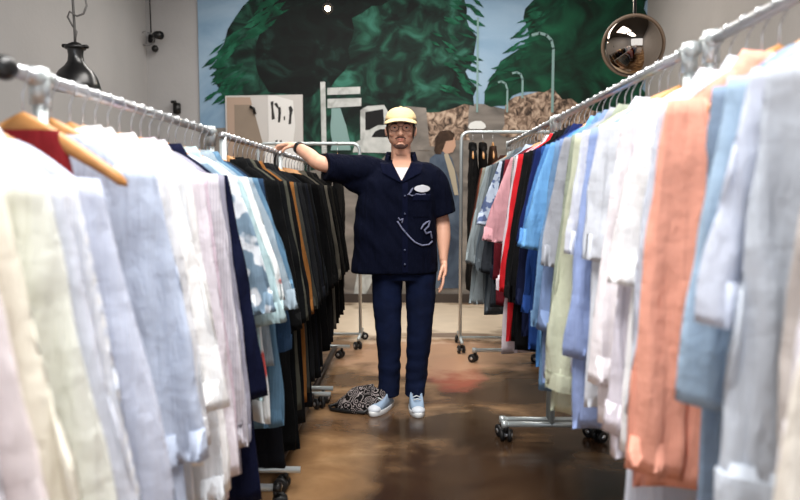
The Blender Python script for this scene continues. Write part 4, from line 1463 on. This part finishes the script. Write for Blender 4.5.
def jean_folds(co):
    w_ = co + Vector((PX, PY, 0))
    cx = -0.128 if w_.x < -0.04 else 0.04
    n_ = Vector((w_.x - cx, w_.y - 4.02, 0))
    if n_.length < 1e-4:
        return co
    k = 1.0 if w_.z < 0.3 else 0.5
    d = 0.008 * k * noise.noise(Vector((w_.x * 10, w_.y * 10, w_.z * 22))) + 0.006 * noise.noise(Vector((w_.x * 20, w_.y * 16, w_.z * 3)))
    return co + n_.normalized() * d


remeshed('jeans', b, M_jean, man, 0.007, 4, jean_folds)

# shoes
M_shoe = mat('pale_blue_suede', (150, 172, 196), rough=0.8)
M_sole = mat('white_rubber_sole', (226, 228, 228), rough=0.5)
M_toe = mat('white_toe', (214, 220, 228), rough=0.5)
for (hl, ang) in (((-0.122, 4.065), -24), ((0.020, 4.065), 6)):
    rt_ = Matrix.Rotation(R(ang), 3, 'Z')

    def F(x, y, z):
        v = rt_ @ Vector((x, y, 0))
        return P(hl[0] + v.x, hl[1] + v.y, z)
    def outline(k, z, grow=0.0):
        pts = []
        for j in range(32):
            a = 2 * PI * j / 32
            yy = math.sin(a)
            wd = 0.043 + (0.008 if yy < 0 else -0.008) * min(1, abs(yy) * 1.3)
            pts.append(F((wd + grow) * k * math.cos(a), -0.105 + (0.140 + grow) * k * yy, z))
        return pts
    so = bpy.data.objects.new('shoe', None); C.objects.link(so); so.parent = man
    b = bmesh.new(); rings(b, [outline(0.97, 0.001), outline(1.0, 0.004), outline(1.02, 0.026), outline(0.99, 0.03)]); obj('sole', b, M_sole, so)
    b = bmesh.new()
    up = []
    for t in (0, 0.2, 0.4, 0.6, 0.8, 1.0):
        z = 0.028
        ring_ = []
        for j in range(32):
            a = 2 * PI * j / 32
            yy = math.sin(a)
            k = 0.97 * math.cos(t * PI / 2 * 0.86) ** 0.6
            hgt = 0.095 if yy > -0.2 else 0.095 - 0.055 * ((-yy - 0.2) / 0.8) ** 0.8
            wd = 0.042 + (0.008 if yy < 0 else -0.008) * min(1, abs(yy) * 1.3)
            y_ = -0.105 + 0.137 * k * yy + (0.045 * (t ** 1.5))
            ring_.append(F(wd * k * math.cos(a), y_, z + hgt * math.sin(t * PI / 2)))
        up.append(ring_)
    rings(b, up); obj('upper', b, M_shoe, so)
    b = bmesh.new(); ell(b, F(0, -0.205, 0.034), (0.038, 0.036, 0.024), 18, 12, rt_); obj('toe_cap', b, M_toe, so)
    for k in range(4):
        b = bmesh.new(); y_ = -0.15 + 0.024 * k; z_ = 0.083 + 0.011 * k
        tube(b, [F(-0.022, y_, z_ - 0.006), F(0, y_ - 0.002, z_ + 0.003), F(0.022, y_, z_ - 0.006)], 0.0035, 6); obj('lace', b, M_sole, so)

# watch strap on the wrist that rests on the rail
wd_ = (Vector(WR_R) - Vector((-0.575, 3.99, 1.468))).normalized()
b = bmesh.new(); c0 = P(*WR_R) - wd_ * 0.012
tube(b, [c0 - wd_ * 0.013, c0 - wd_ * 0.012, c0 + wd_ * 0.012, c0 + wd_ * 0.013], [(0.031, 0.034), (0.034, 0.037), (0.033, 0.036), (0.030, 0.033)], 22, ref=(0, 0, 1))
obj('wrist_band', b, M_black, man)

# ------------------------------------------------------------------ things on the floor
# crumpled bandana bag at his foot
b = bmesh.new()
rs = []
for t in range(9):
    f = t / 8
    z = 0.004 + 0.115 * math.sin(f * PI / 2)
    k = math.cos(f * PI / 2) ** 0.7
    rs.append([Vector(((0.135 * k + 0.02) * math.cos(a) + 0.045 * f, (0.10 * k + 0.012) * math.sin(a), z * (1 + 0.18 * math.sin(3 * a + f * 4)))) + 0.010 * Vector((math.sin(7 * a + 5 * f), math.cos(9 * a), 0)) * (1 - f * 0.5) for a in [2 * PI * j / 40 for j in range(40)]])
rings(b, rs)
bg = thing('bandana_bag', 'crumpled black and white bandana-print bag lying beside the left shoe', 'bag', (-0.285, 4.0, 0), R(-10))
obj('bag_body', b, fabric((18, 16, 17), (158, 148, 146), 'bandana', 30), bg)
b = bmesh.new(); tube(b, [(-0.13, -0.02, 0.03), (-0.19, -0.03, 0.012), (-0.16, -0.08, 0.010), (-0.07, -0.105, 0.012), (0.04, -0.11, 0.014), (0.08, -0.08, 0.04)], 0.010, 8)
obj('strap', b, M_black, bg)
